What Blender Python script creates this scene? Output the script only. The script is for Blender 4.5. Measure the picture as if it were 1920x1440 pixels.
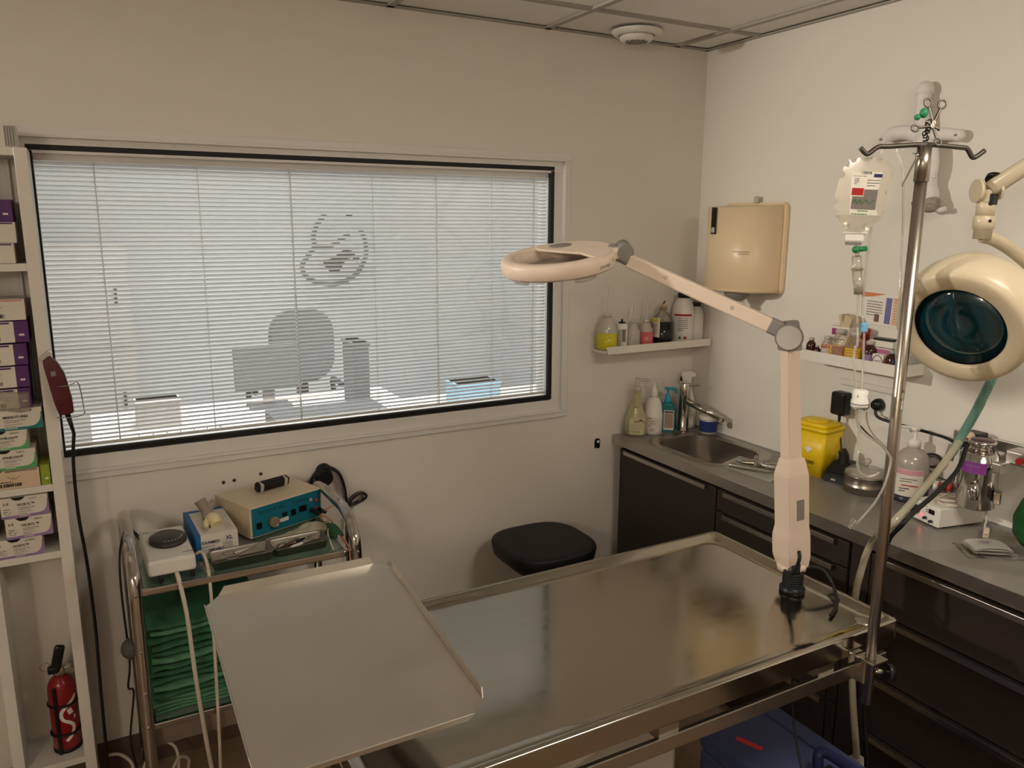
import bpy, bmesh, math, random
from mathutils import Vector, Matrix, Euler
random.seed(7)
for o in list(bpy.data.objects): bpy.data.objects.remove(o)
SC = bpy.context.scene
COL = SC.collection
PI = math.pi
V = Vector

# ------------------------------------------------------------------ camera
CAM = V((-2.3396, -2.6187, 1.7672)); YAW, PITCH, ROLL, FPX = .5016, .2029, .0047, 1477.8
_f = V((math.sin(YAW)*math.cos(PITCH), math.cos(YAW)*math.cos(PITCH), -math.sin(PITCH)))
_r0 = V((math.cos(YAW), -math.sin(YAW), 0)); _u0 = _r0.cross(_f)
_r = math.cos(ROLL)*_r0 + math.sin(ROLL)*_u0; _u = -math.sin(ROLL)*_r0 + math.cos(ROLL)*_u0
cd = bpy.data.cameras.new('camera'); cam = bpy.data.objects.new('camera', cd); COL.objects.link(cam)
cd.sensor_width = 36; cd.lens = FPX/1920*36; cd.clip_start = .02
cam.matrix_world = Matrix(((_r.x, _u.x, -_f.x, CAM.x), (_r.y, _u.y, -_f.y, CAM.y), (_r.z, _u.z, -_f.z, CAM.z), (0, 0, 0, 1)))
SC.camera = cam
def at(u, v, d):            # world point measured in the photograph, at distance d along the view axis
    return CAM + d*(_f + _r*((u-960)/FPX) - _u*((v-720)/FPX))

# ------------------------------------------------------------------ world, lights, exposure
w = bpy.data.worlds.new('world'); SC.world = w; w.use_nodes = True
bg = w.node_tree.nodes['Background']; bg.inputs[0].default_value = (.97, .985, 1, 1); bg.inputs[1].default_value = 1.5
def area(name, loc, target, sx, sy, power, col):
    l = bpy.data.lights.new(name, 'AREA'); l.shape = 'RECTANGLE'; l.size = sx; l.size_y = sy; l.energy = power; l.color = col
    o = bpy.data.objects.new(name, l); COL.objects.link(o); o.location = loc
    o.rotation_euler = (V(target)-V(loc)).to_track_quat('-Z', 'Y').to_euler(); return o
# unseen area lights added to brighten the neighbouring office
area('office_fill_light', (-2.0, 1.1, 2.52), (-2.0, 1.1, 0), 1.2, .6, 62, (.95, .98, 1))
area('office_fill_light', (-.4, 1.1, 2.52), (-.4, 1.1, 0), 1.2, .6, 62, (.95, .98, 1))
area('office_fill_light', (-1.2, 2.9, 2.52), (-1.2, 2.9, 0), 1.8, .6, 62, (.95, .98, 1))
# fill light added out of view behind the camera (the globe lamp at the left is built further down)
area('room_fill_light', (-.95, -2.45, 2.405), (-.95, -2.45, 0), .56, .56, 15, (1, .94, .83))
sl_ = bpy.data.lights.new('wall_fill_light', 'SPOT'); sl_.energy = 200; sl_.color = (1, .92, .80); sl_.spot_size = math.radians(51); sl_.spot_blend = .9; sl_.shadow_soft_size = .06  # unseen spot added to brighten the right wall, where window light falls short
so_ = bpy.data.objects.new('wall_fill_light', sl_); COL.objects.link(so_); so_.location = (-3.88, -.19, 2.28); so_.rotation_euler = (V((0, -1.3, 1.74))-V((-3.88, -.19, 2.28))).to_track_quat('-Z', 'Y').to_euler()
vs = SC.view_settings
vs.view_transform = 'Standard'; vs.look = 'None'; vs.gamma = 1; vs.use_curve_mapping = False; vs.exposure = 0

# ------------------------------------------------------------------ materials
def lin(c): return tuple(((x/255)/12.92 if x/255 <= .04045 else ((x/255+.055)/1.055)**2.4) for x in c)
MATS = {}
def mat(name, rgb, rough=.5, metal=0, spec=.5, var=.06, vs=30, bump=0, bs=200, trans=0, ior=1.45, emit=0, alpha=1, coat=0, stretch=None, rvar=0, sss=0):
    if name in MATS: return MATS[name]
    m = bpy.data.materials.new(name); m.use_nodes = True; nt = m.node_tree; N = nt.nodes; L = nt.links
    b = N['Principled BSDF']; c = lin(rgb)
    tc = N.new('ShaderNodeTexCoord'); mp = N.new('ShaderNodeMapping'); L.new(tc.outputs['Object'], mp.inputs[0])
    if stretch: mp.inputs['Scale'].default_value = stretch
    nz = N.new('ShaderNodeTexNoise'); nz.inputs['Scale'].default_value = vs; nz.inputs['Detail'].default_value = 5; L.new(mp.outputs[0], nz.inputs['Vector'])
    mx = N.new('ShaderNodeMix'); mx.data_type = 'RGBA'
    mx.inputs[6].default_value = (*[x*(1-var) for x in c], 1); mx.inputs[7].default_value = (*[min(1, x*(1+var)) for x in c], 1)
    L.new(nz.outputs[0], mx.inputs[0]); L.new(mx.outputs[2], b.inputs['Base Color'])
    b.inputs['Roughness'].default_value = rough; b.inputs['Metallic'].default_value = metal
    b.inputs['Specular IOR Level'].default_value = spec; b.inputs['IOR'].default_value = ior
    b.inputs['Transmission Weight'].default_value = trans; b.inputs['Alpha'].default_value = alpha
    b.inputs['Coat Weight'].default_value = coat
    if rvar:
        mr = N.new('ShaderNodeMapRange'); mr.inputs[1].default_value = .3; mr.inputs[2].default_value = .7
        mr.inputs[3].default_value = max(.02, rough-rvar); mr.inputs[4].default_value = rough+rvar
        L.new(nz.outputs[0], mr.inputs[0]); L.new(mr.outputs[0], b.inputs['Roughness'])
    if bump:
        n2 = N.new('ShaderNodeTexNoise'); n2.inputs['Scale'].default_value = bs; n2.inputs['Detail'].default_value = 3; L.new(mp.outputs[0], n2.inputs['Vector'])
        bp = N.new('ShaderNodeBump'); bp.inputs['Strength'].default_value = bump; bp.inputs['Distance'].default_value = .002
        L.new(n2.outputs[0], bp.inputs['Height']); L.new(bp.outputs[0], b.inputs['Normal'])
    if emit:
        b.inputs['Emission Color'].default_value = (*c, 1); b.inputs['Emission Strength'].default_value = emit
    if sss:
        b.inputs['Subsurface Weight'].default_value = sss; b.inputs['Subsurface Radius'].default_value = (.02, .02, .02)
    MATS[name] = m; return m
def clear(name, tint, amount, rough=.05, gl=.08):   # thin clear sheet: mostly see-through, a little diffuse and glossy
    if name in MATS: return MATS[name]
    m = bpy.data.materials.new(name); m.use_nodes = True; nt = m.node_tree; N = nt.nodes; L = nt.links
    for n in list(N):
        if n.type != 'OUTPUT_MATERIAL': N.remove(n)
    out = [n for n in N if n.type == 'OUTPUT_MATERIAL'][0]; c = (*lin(tint), 1)
    t = N.new('ShaderNodeBsdfTransparent'); t.inputs[0].default_value = (*[.5+.5*x for x in c[:3]], 1)
    d = N.new('ShaderNodeBsdfPrincipled'); d.inputs['Roughness'].default_value = .3
    nz = N.new('ShaderNodeTexNoise'); nz.inputs['Scale'].default_value = 40
    mc = N.new('ShaderNodeMix'); mc.data_type = 'RGBA'; mc.inputs[6].default_value = tuple(x*.9 for x in c[:3])+(1,); mc.inputs[7].default_value = c
    L.new(nz.outputs[0], mc.inputs[0]); L.new(mc.outputs[2], d.inputs['Base Color'])
    g = N.new('ShaderNodeBsdfGlossy'); g.inputs['Roughness'].default_value = rough; g.inputs[0].default_value = (1, 1, 1, 1)
    m1 = N.new('ShaderNodeMixShader'); m1.inputs[0].default_value = amount; L.new(t.outputs[0], m1.inputs[1]); L.new(d.outputs[0], m1.inputs[2])
    lw = N.new('ShaderNodeLayerWeight'); lw.inputs[0].default_value = .25
    mm = N.new('ShaderNodeMath'); mm.operation = 'MULTIPLY_ADD'; mm.inputs[1].default_value = .55; mm.inputs[2].default_value = gl*.5
    L.new(lw.outputs['Fresnel'], mm.inputs[0])
    m2 = N.new('ShaderNodeMixShader'); L.new(mm.outputs[0], m2.inputs[0]); L.new(m1.outputs[0], m2.inputs[1]); L.new(g.outputs[0], m2.inputs[2])
    L.new(m2.outputs[0], out.inputs[0]); MATS[name] = m; return m
def slat_mat():
    m = bpy.data.materials.new('blind_slat'); m.use_nodes = True; N = m.node_tree.nodes; L = m.node_tree.links
    for n in list(N):
        if n.type != 'OUTPUT_MATERIAL': N.remove(n)
    out = [n for n in N if n.type == 'OUTPUT_MATERIAL'][0]
    nz = N.new('ShaderNodeTexNoise'); nz.inputs['Scale'].default_value = 6
    mc = N.new('ShaderNodeMix'); mc.data_type = 'RGBA'; mc.inputs[6].default_value = (.58, .57, .55, 1); mc.inputs[7].default_value = (.64, .63, .61, 1); L.new(nz.outputs[0], mc.inputs[0])
    d = N.new('ShaderNodeBsdfDiffuse'); t = N.new('ShaderNodeBsdfTranslucent'); L.new(mc.outputs[2], d.inputs[0]); L.new(mc.outputs[2], t.inputs[0])
    m1 = N.new('ShaderNodeMixShader'); m1.inputs[0].default_value = .2; L.new(d.outputs[0], m1.inputs[1]); L.new(t.outputs[0], m1.inputs[2]); L.new(m1.outputs[0], out.inputs[0])
    return m
def steel(name, rgb, rough, rvar=.06, stretch=None, vs=25, bump=0):
    return mat(name, rgb, rough, 1, .5, .03, vs, bump, 300, stretch=stretch, rvar=rvar*.4)
WALL = mat('wall_paint', (226, 220, 211), .75, var=.02, vs=8, bump=.15, bs=350)
CEIL = mat('ceiling_tile_board', (236, 234, 229), .85, var=.02, vs=60, bump=.25, bs=500)
CGRID = mat('ceiling_grid_metal', (168, 163, 154), .6)
FLOOR = mat('vinyl_floor', (146, 124, 102), .4, var=.12, vs=14)
PVC = mat('white_pvc', (224, 221, 216), .35, var=.02)
GASK = mat('black_gasket', (12, 12, 13), .5)
SLAT = slat_mat()
WHITE = mat('white_plastic', (226, 222, 214), .35, var=.02)
WHITEL = mat('white_lacquer', (226, 221, 212), .4, var=.02)
CREAM = mat('cream_plastic', (222, 200, 164), .32, var=.03)
IVORY = mat('ivory_enamel', (202, 188, 160), .3, var=.02)
BEIGE = mat('beige_metal_case', (214, 200, 172), .45, var=.03)
PINKARM = mat('lamp_arm_enamel', (222, 203, 186), .4, var=.02)
GREYP = mat('grey_plastic', (132, 126, 122), .45)
LGREY = mat('light_grey_plastic', (178, 173, 166), .45)
BLACK = mat('black_plastic', (14, 14, 15), .38)
BLACKR = mat('black_rubber', (13, 13, 14), .6)
BLACKV = mat('black_vinyl', (11, 11, 11), .55, bump=.1, bs=600)
CHROME = steel('chrome', (196, 192, 186), .14, .03)
STEEL = steel('stainless_steel', (176, 170, 160), .28, 0)
STEELT = steel('table_steel', (172, 166, 154), .13, .09, (1, 3, 1), 12)
STEELTRAY = steel('brushed_tray_steel', (212, 207, 198), .38, .12, (1, 1.6, 1), 7)
STEELPOLE = steel('pole_steel', (176, 168, 156), .3, .02)
DARKWOOD = mat('wenge_laminate', (44, 36, 32), .45, var=.25, vs=12, stretch=(1, 1, 12))
COUNTER = mat('grey_laminate', (134, 128, 121), .3, var=.05, vs=120)
ALU = steel('brushed_aluminium', (190, 186, 180), .3, .05)
PAPER = mat('white_paper', (228, 224, 216), .8, var=.03)
CARD = mat('white_card', (222, 214, 202), .6, var=.03)
TANCARD = mat('tan_card', (214, 192, 162), .6, var=.03)
INK = mat('black_ink', (30, 27, 27), .7)
GINK = mat('grey_ink', (120, 112, 106), .7)
RINK = mat('red_ink', (170, 24, 30), .6)
BINK = mat('navy_ink', (28, 34, 84), .6)
GREENINK = mat('green_ink', (70, 128, 70), .6)
PURPLE = mat('purple_card', (82, 38, 104), .5)
LILAC = mat('lilac_card', (150, 122, 168), .5)
TEALC = mat('teal_card', (22, 120, 118), .5)
GREENC = mat('green_card', (84, 172, 104), .5)
LIME = mat('lime_card', (142, 160, 44), .5)
PINKC = mat('pink_card', (206, 142, 134), .5)
RED = mat('extinguisher_red', (140, 18, 20), .28, coat=.3)
CLIPRED = mat('clipper_burgundy', (84, 22, 30), .4)
BLUEP = mat('blue_plastic', (62, 72, 110), .5)
BLUED = mat('dark_blue_plastic', (34, 40, 78), .45)
TEALP = mat('teal_panel', (22, 112, 134), .4)
DRAPE = mat('green_drape', (48, 100, 66), .85, var=.12, vs=10, bump=.3, bs=300)
DRAPEL = mat('pale_green_drape', (84, 136, 100), .85, var=.08)
YEL = mat('sharps_yellow', (232, 196, 18), .38)
GLOVE = mat('latex_glove', (226, 214, 168), .6)
PLUSH = mat('white_plush', (226, 220, 216), .95, var=.05, bump=.5, bs=400)
COPPER = mat('orange_cable', (196, 132, 96), .45)
CORDW = mat('white_cord', (206, 194, 178), .5)
PALE = clear('milky_tube', (214, 208, 180), .5)
TUBE = clear('clear_tube', (222, 218, 208), .28)
TEALT = clear('teal_hose', (130, 186, 172), .62)
PET = clear('clear_bottle', (236, 232, 222), .07)
MILKY = clear('milky_bottle', (226, 222, 210), .55)
GLASS = clear('window_glass', (246, 246, 245), .015, .02, .04)
GLASSG = clear('green_shelf_glass', (150, 186, 168), .35, .04, .15)
GLASSJ = clear('jar_glass', (220, 216, 205), .2)
SPRAYB = clear('pale_yellow_bottle', (206, 198, 150), .7)
BAG = clear('clear_film', (220, 214, 204), .3)
LIQY = mat('yellow_liquid', (200, 190, 40), .2)
LIQP = mat('pink_liquid', (206, 104, 104), .2)
LIQD = mat('dark_liquid', (24, 30, 34), .15)
AMBER = mat('amber_vial', (60, 26, 16), .15)
YLIQ = mat('amber_yellow_liquid', (226, 176, 30), .15)
TEALB = mat('teal_bottle', (34, 122, 122), .35)
CYANB = mat('cyan_pump', (30, 150, 180), .35)
BLUEL = mat('blue_label', (28, 48, 110), .4)
SKY = mat('sky_blue_plastic', (60, 150, 196), .4)
GREENBAG = mat('green_rubber', (8, 92, 40), .38)
ORANGE = mat('orange_card', (212, 128, 82), .6)
CAPR = mat('red_caps', (188, 62, 40), .4)
MAG = mat('magenta_card', (150, 50, 110), .6)
LENS = mat('lamp_glass_teal', (8, 74, 88), .07, 0, .6, trans=.55, coat=1)
LENSD = mat('lamp_inner_teal', (14, 78, 90), .16, .7, .5, var=.5, vs=9)
LEDR = mat('red_led', (255, 30, 40), .4, emit=14)
EMITP = mat('fill_panel_glow', (255, 226, 196), .5, emit=3)  # glowing face of the added fill panel
GLOBE = mat('lamp_globe_opal', (255, 240, 219), .5, emit=54)
OFFW = mat('office_wall_paint', (196, 197, 196), .8)
OFFF = mat('office_floor', (232, 233, 234), .5)
DGREY = mat('dark_grey_fabric', (84, 88, 90), .8)
SCREEN = mat('grey_screen_back', (92, 94, 96), .6)
OAK = mat('pale_desk_laminate', (226, 222, 214), .5)
DSTEEL = steel('dark_steel', (112, 106, 98), .38, .03)

# ------------------------------------------------------------------ geometry helpers
def bez(pts, n=8, closed=False):
    P = [V(p) for p in pts]; out = []; m = len(P)
    if m < 3 and not closed: return P
    rng = m if closed else m-1
    for i in range(rng):
        g = (lambda k: P[k % m]) if closed else (lambda k: P[max(0, min(m-1, k))])
        p0, p1, p2, p3 = g(i-1), g(i), g(i+1), g(i+2)
        for j in range(n):
            t = j/n
            out.append(.5*((2*p1)+(p2-p0)*t+(2*p0-5*p1+4*p2-p3)*t*t+(3*p1-p0-3*p2+p3)*t**3))
    if not closed: out.append(P[-1])
    return out
class B:
    def __init__(s, M=None): s.bm = bmesh.new(); s.M = M or Matrix()
    def _x(s, vs, M=None):
        T = s.M @ M if M is not None else s.M
        for v in vs: v.co = T @ v.co
    def box(s, c, d, bev=0, M=None, seg=2):
        t = bmesh.new(); bmesh.ops.create_cube(t, size=1)
        for v in t.verts: v.co = V((v.co.x*d[0]+c[0], v.co.y*d[1]+c[1], v.co.z*d[2]+c[2]))
        if bev: bmesh.ops.bevel(t, geom=t.edges[:], offset=bev, segments=seg, affect='EDGES', profile=.5)
        s.merge(t, M); return s
    def merge(s, t, M=None, smooth=False):
        mp = {}
        nv = []
        for v in t.verts: q = s.bm.verts.new(v.co); mp[v] = q; nv.append(q)
        for f in t.faces:
            try: nf = s.bm.faces.new([mp[v] for v in f.verts]); nf.smooth = smooth or f.smooth
            except ValueError: pass
        s._x(nv, M); t.free()
    def lathe(s, prof, n=28, M=None, c=(0, 0, 0), caps=True, sx=1, sy=1):
        t = bmesh.new(); rings = []
        for r, z in prof:
            rings.append([t.verts.new((c[0]+r*sx*math.cos(2*PI*k/n), c[1]+r*sy*math.sin(2*PI*k/n), c[2]+z)) for k in range(n)])
        for a, b in zip(rings, rings[1:]):
            for k in range(n):
                f = t.faces.new((a[k], a[(k+1) % n], b[(k+1) % n], b[k])); f.smooth = True
        if caps: t.faces.new(rings[0][::-1]); t.faces.new(rings[-1])
        s.merge(t, M); return s
    def cyl(s, p0, p1, r0, r1=None, n=20):
        p0, p1 = V(p0), V(p1); r1 = r0 if r1 is None else r1; d = p1-p0
        M = Matrix.Translation(p0) @ d.to_track_quat('Z', 'Y').to_matrix().to_4x4()
        return s.lathe([(r0, 0), (r1, d.length)], n, M)
    def tube(s, pts, r, n=10, sm=8, closed=False, raw=False, flat=1):
        P = [V(p) for p in pts] if raw else bez(pts, sm, closed)
        rr = r if callable(r) else (lambda t: r)
        t = bmesh.new(); rings = []; up = V((0, 0, 1)); m = len(P); prev = None
        for i, p in enumerate(P):
            a = P[(i-1) % m] if (closed or i) else P[0]; b = P[(i+1) % m] if (closed or i < m-1) else P[-1]
            d = (b-a).normalized() if (b-a).length > 1e-9 else V((0, 0, 1))
            if prev is None:
                x = d.orthogonal().normalized()
            else:
                x = prev-d*prev.dot(d); x = x.normalized() if x.length > 1e-6 else d.orthogonal().normalized()
            prev = x; y = d.cross(x); q = rr(i/max(1, m-1))
            rings.append([t.verts.new(p+(x*math.cos(2*PI*k/n)+y*flat*math.sin(2*PI*k/n))*q) for k in range(n)])
        for i in range(m if closed else m-1):
            a, b = rings[i], rings[(i+1) % m]
            for k in range(n): f = t.faces.new((a[k], a[(k+1) % n], b[(k+1) % n], b[k])); f.smooth = True
        if not closed: t.faces.new(rings[0][::-1]); t.faces.new(rings[-1])
        s.merge(t); return s
    def prism(s, pts, h, M=None, bev=0, z0=0):
        t = bmesh.new(); lo = [t.verts.new((p[0], p[1], z0)) for p in pts]; hi = [t.verts.new((p[0], p[1], z0+h)) for p in pts]; n = len(pts)
        t.faces.new(lo[::-1]); t.faces.new(hi)
        for k in range(n): t.faces.new((lo[k], lo[(k+1) % n], hi[(k+1) % n], hi[k]))
        bmesh.ops.recalc_face_normals(t, faces=t.faces[:])
        if bev: bmesh.ops.bevel(t, geom=t.edges[:], offset=bev, segments=2, affect='EDGES')
        s.merge(t, M); return s
    def ball(s, c, r, sc=(1, 1, 1), M=None, u=20, v=12):
        t = bmesh.new(); bmesh.ops.create_uvsphere(t, u_segments=u, v_segments=v, radius=r)
        for q in t.verts: q.co = V((q.co.x*sc[0]+c[0], q.co.y*sc[1]+c[1], q.co.z*sc[2]+c[2]))
        s.merge(t, M, True); return s
    def torus(s, c, R, r, M=None, n=28, m=8, sx=1, sy=1):
        P = [V((c[0]+R*sx*math.cos(2*PI*k/n), c[1]+R*sy*math.sin(2*PI*k/n), c[2])) for k in range(n)]
        if M is not None: P = [M @ p for p in P]
        return s.tube(P, r, m, closed=True, raw=True)
    def quad(s, a, b, c, d):
        vs = [s.bm.verts.new(s.M @ V(p)) for p in (a, b, c, d)]; s.bm.faces.new(vs); return s
    def grid(s, fn, nu, nv, th=0):
        t = bmesh.new(); g = [[t.verts.new(fn(i/nu, j/nv)) for j in range(nv+1)] for i in range(nu+1)]
        for i in range(nu):
            for j in range(nv): f = t.faces.new((g[i][j], g[i+1][j], g[i+1][j+1], g[i][j+1])); f.smooth = True
        if th: bmesh.ops.solidify(t, geom=t.faces[:], thickness=th)
        s.merge(t); return s
WM = {}
def link(o, parent):
    COL.objects.link(o)
    if parent is not None: o.parent = parent
def obj(name, b, m, parent=None, origin=None):
    bm = b.bm if isinstance(b, B) else b
    if parent is not None:
        inv = WM[parent].inverted(); bm.transform(inv); W = WM[parent]
    else:
        if origin is None:
            xs = [v.co for v in bm.verts]; origin = V(((min(c.x for c in xs)+max(c.x for c in xs))/2, (min(c.y for c in xs)+max(c.y for c in xs))/2, min(c.z for c in xs)))
        W = Matrix.Translation(V(origin)); bm.transform(W.inverted())
    bmesh.ops.recalc_face_normals(bm, faces=bm.faces[:])
    me = bpy.data.meshes.new(name); bm.to_mesh(me); bm.free(); me.materials.append(m)
    o = bpy.data.objects.new(name, me); link(o, parent); WM[o] = W
    if parent is None: o.matrix_world = W
    return o
def thing(name, label, cat, loc=(0, 0, 0), group=None, kind=None):
    o = bpy.data.objects.new(name, None); o.empty_display_size = .05; COL.objects.link(o); o.location = loc; WM[o] = Matrix.Translation(V(loc))
    if label: o['label'] = label
    if cat: o['category'] = cat
    if group: o['group'] = group
    if kind: o['kind'] = kind
    return o
def tag(o, label, cat, group=None):
    o['label'] = label; o['category'] = cat
    if group: o['group'] = group
    return o
def struct(o): o['kind'] = 'structure'; return o
def lab(o, t): o['label'] = t; return o
def text(s, size, M, m, parent, name='lettering', align='LEFT', bold=0, sx=1):
    cu = bpy.data.curves.new('t', 'FONT'); cu.body = s; cu.size = size; cu.align_x = align; cu.offset = bold*size; cu.resolution_u = 2
    o = bpy.data.objects.new('t', cu); COL.objects.link(o); bpy.context.view_layer.update()
    me = bpy.data.meshes.new_from_object(o); bm = bmesh.new(); bm.from_mesh(me); bpy.data.objects.remove(o); bpy.data.curves.remove(cu); bpy.data.meshes.remove(me)
    bm.transform(M @ Matrix.Scale(sx, 4, (1, 0, 0)))
    return obj(name, bm, m, parent)
def frame(o, x, y):          # matrix with given origin, local x and y directions
    x = V(x).normalized(); y = V(y); y = (y-x*y.dot(x)).normalized(); z = x.cross(y)
    return Matrix(((x.x, y.x, z.x, o[0]), (x.y, y.y, z.y, o[1]), (x.z, y.z, z.z, o[2]), (0, 0, 0, 1)))
def bars(b, M, x0, y0, w_, rows, lh, th, seed=1):     # rows of small unreadable print
    rd = random.Random(seed)
    for k in range(rows):
        x = x0; y = y0-k*lh
        while x < x0+w_*(.97 if k < rows-1 else .6):
            l = rd.uniform(.05, .16)*w_; l = min(l, x0+w_-x); b.merge(_q(x, y, l, th), M); x += l+.025*w_
def _q(x, y, l, h):
    t = bmesh.new(); vs = [t.verts.new(p) for p in ((x, y, 0), (x+l, y, 0), (x+l, y+h, 0), (x, y+h, 0))]; t.faces.new(vs); return t
def barcode(b, M, x0, y0, w_, h, seed=1, n=18):
    rd = random.Random(seed); x = x0
    while x < x0+w_: l = rd.choice((.35, .7, 1.2))*w_/n; b.merge(_q(x, y0, min(l, x0+w_-x), h), M); x += l+rd.choice((.35, .6, .9))*w_/n
RX = lambda a: Matrix.Rotation(a, 4, 'X')
RY = lambda a: Matrix.Rotation(a, 4, 'Y')
RZ = lambda a: Matrix.Rotation(a, 4, 'Z')
T = lambda *a: Matrix.Translation(V(a))
def rrect(w_, h, r, n=5, cx=0, cy=0):
    o = []
    for sx, sy, a in ((1, 1, 0), (-1, 1, PI/2), (-1, -1, PI), (1, -1, 1.5*PI)):
        for k in range(n+1): t = a+k/n*PI/2; o.append((cx+sx*(w_/2-r)+r*math.cos(t), cy+sy*(h/2-r)+r*math.sin(t)))
    return o

# ================================================================== ROOM SHELL
ZC = 2.45
def slab(name, boxes, m, parent=None):
    b = B()
    for c, d in boxes: b.box(c, d)
    o = obj(name, b, m, parent); return struct(o) if parent is None else o
def span(x0, x1, y0, y1, z0, z1): return (((x0+x1)/2, (y0+y1)/2, (z0+z1)/2), (x1-x0, y1-y0, z1-z0))
WL, WR, WB, WT = -2.43, -.7305, 1.0796, 1.9675       # visible glass
OL, OR, OB, OT = -2.505, -.659, 1.0, 2.0195           # outer edge of the window casing
slab('floor', [span(-4.3, .0, -4.6, .0, -.05, 0)], FLOOR)
slab('wall_back', [span(-4.3, OL+.012, 0, .12, 0, 2.62), span(OR-.012, 0.12, 0, .12, 0, 2.62), span(OL+.012, OR-.012, 0, .12, 0, OB+.012), span(OL+.012, OR-.012, 0, .12, OT-.012, 2.62)], WALL)
slab('wall_right', [span(0, .12, -4.6, 0, 0, 2.62)], WALL)
slab('wall_left', [span(-4.42, -4.3, -4.6, .12, 0, 2.62)], WALL)
slab('wall_front', [span(-4.42, .12, -4.72, -4.6, 0, 2.62)], WALL)
slab('baseboard_back', [span(-4.3, -.46, -.012, 0, 0, .11)], mat('brown_baseboard', (98, 80, 66), .5))
slab('baseboard_left', [span(-4.3, -4.288, -4.6, -.012, 0, .11)], MATS['brown_baseboard'])
# ceiling: slab, T-bars, every tile its own board
ceil = slab('ceiling', [span(-4.42, .12, -4.72, .12, 2.52, 2.62)], CGRID)
gx = [-.1666-.6*k for k in range(7)]; gy = [-.2953-.6*k for k in range(8)]
b = B()
for x in gx: b.box((x, -2.3, ZC+.004), (.024, 4.6, .008)); b.box((x, -2.3, ZC+.02), (.004, 4.6, .03))
for y in gy: b.box((-2.15, y, ZC+.0045), (4.3, .024, .007))
obj('ceiling_grid', b, CGRID, ceil)
b = B()
b.box((-2.15, -.01, ZC+.002), (4.3, .02, .004)).box((-.01, -2.3, ZC+.002), (.02, 4.6, .004)).box((-2.15, -.001, ZC+.008), (4.3, .002, .014)).box((-.001, -2.3, ZC+.008), (.002, 4.6, .014))
obj('edge_angle', b, CGRID, ceil)
xs = [0]+gx+[-4.3]; ys = [0]+gy+[-4.6]; first = {}
for i in range(len(xs)-1):
    for j in range(len(ys)-1):
        x1, x0, y1, y0 = xs[i], xs[i+1], ys[j], ys[j+1]
        if x1-x0 < .05 or y1-y0 < .05: continue
        key = (round(x1-x0, 3), round(y1-y0, 3))
        if key not in first:
            t = B().box(((x0+x1)/2, (y0+y1)/2, ZC+.016), (x1-x0-.006, y1-y0-.006, .015), .0015); o = obj('ceiling_tile', t, CEIL, ceil)
            first[key] = (o, x0, y0)
        else:
            o0, ax, ay = first[key]; o = o0.copy(); COL.objects.link(o); o.parent = ceil; o.location = o0.location+V((x0-ax, y0-ay, 0))
# added fill panel behind the camera, globe lamp, added spot, and the vent
lx, ly = -.95, -2.45
cl = thing('fill_panel', 'added square fill light panel with a warm diffuser, unseen right behind the camera', 'ceiling light', (lx, ly, 2.41))
obj('light_frame', B().box((lx, ly+.295, 2.43), (.62, .02, .03)).box((lx, ly-.295, 2.43), (.62, .02, .03)).box((lx+.295, ly, 2.43), (.02, .58, .03)).box((lx-.295, ly, 2.43), (.02, .58, .03)), WHITE, cl)
obj('diffuser', B().box((lx, ly, 2.425), (.57, .57, .008)), EMITP, cl)
lx, ly = -3.95, -3.7
cl = thing('globe_lamp', 'lit opal globe ceiling lamp, left behind the camera', 'ceiling light', (lx, ly, 2.13))
obj('lamp_base', B(T(lx, ly, 2.40)).lathe([(.05, 0), (.09, .02), (.09, .05)], 28), WHITE, cl)
obj('globe', B().ball((lx, ly, 2.27), .14), GLOBE, cl)
lp_ = V((-3.88, -.19, 2.28)); ld_ = (V((0, -1.3, 1.74))-lp_).normalized()  # lamp body made up for the added wall spot
cl = thing('fill_spot', 'small white ceiling spot added to brighten the right wall, out of view at left', 'fill_spot', (lp_.x, lp_.y, 2.28))
obj('spot_arm', B().cyl((lp_.x-.05, lp_.y, 2.30), (lp_.x-.05, lp_.y, 2.448), .012).lathe([(.05, 0), (.05, .012)], 24, T(lp_.x-.05, lp_.y, 2.438)), WHITE, cl)
obj('spot_can', B().lathe([(.05, -.01), (.05, -.10), (.03, -.12), (.03, -.118), (.045, -.098), (.045, -.01)], 28, T(*lp_) @ ld_.to_track_quat('Z', 'Y').to_matrix().to_4x4(), caps=False), WHITE, cl)
vx, vy = -.47, -.142
vt = thing('ceiling_vent', 'round white ceiling vent with a perforated centre cap', 'vent', (vx, vy, ZC))
obj('vent_ring', B().lathe([(.093, 0), (.092, -.006), (.078, -.016), (.066, -.018), (.062, -.008), (.062, .0)], 40, T(vx, vy, ZC-.0005)), WHITE, vt)
obj('vent_throat', B().lathe([(.0615, -.0005), (.0615, -.004)], 32, T(vx, vy, ZC)), BLACK, vt)
cap = obj('vent_cap', B().lathe([(.03, -.012), (.058, -.014), (.062, -.02), (.060, -.03), (.05, -.037), (.0, -.038)], 40, T(vx, vy, ZC), caps=False), WHITE, vt)
b = B()
for i in range(-4, 5):
    for j in range(-4, 5):
        if i*i+j*j < 17: b.lathe([(.0033, 0), (.0033, .001)], 8, T(vx+i*.0105, vy+j*.0105, ZC-.0388))
obj('vent_hole', b, BLACK, cap)['kind'] = 'stuff'

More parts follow.
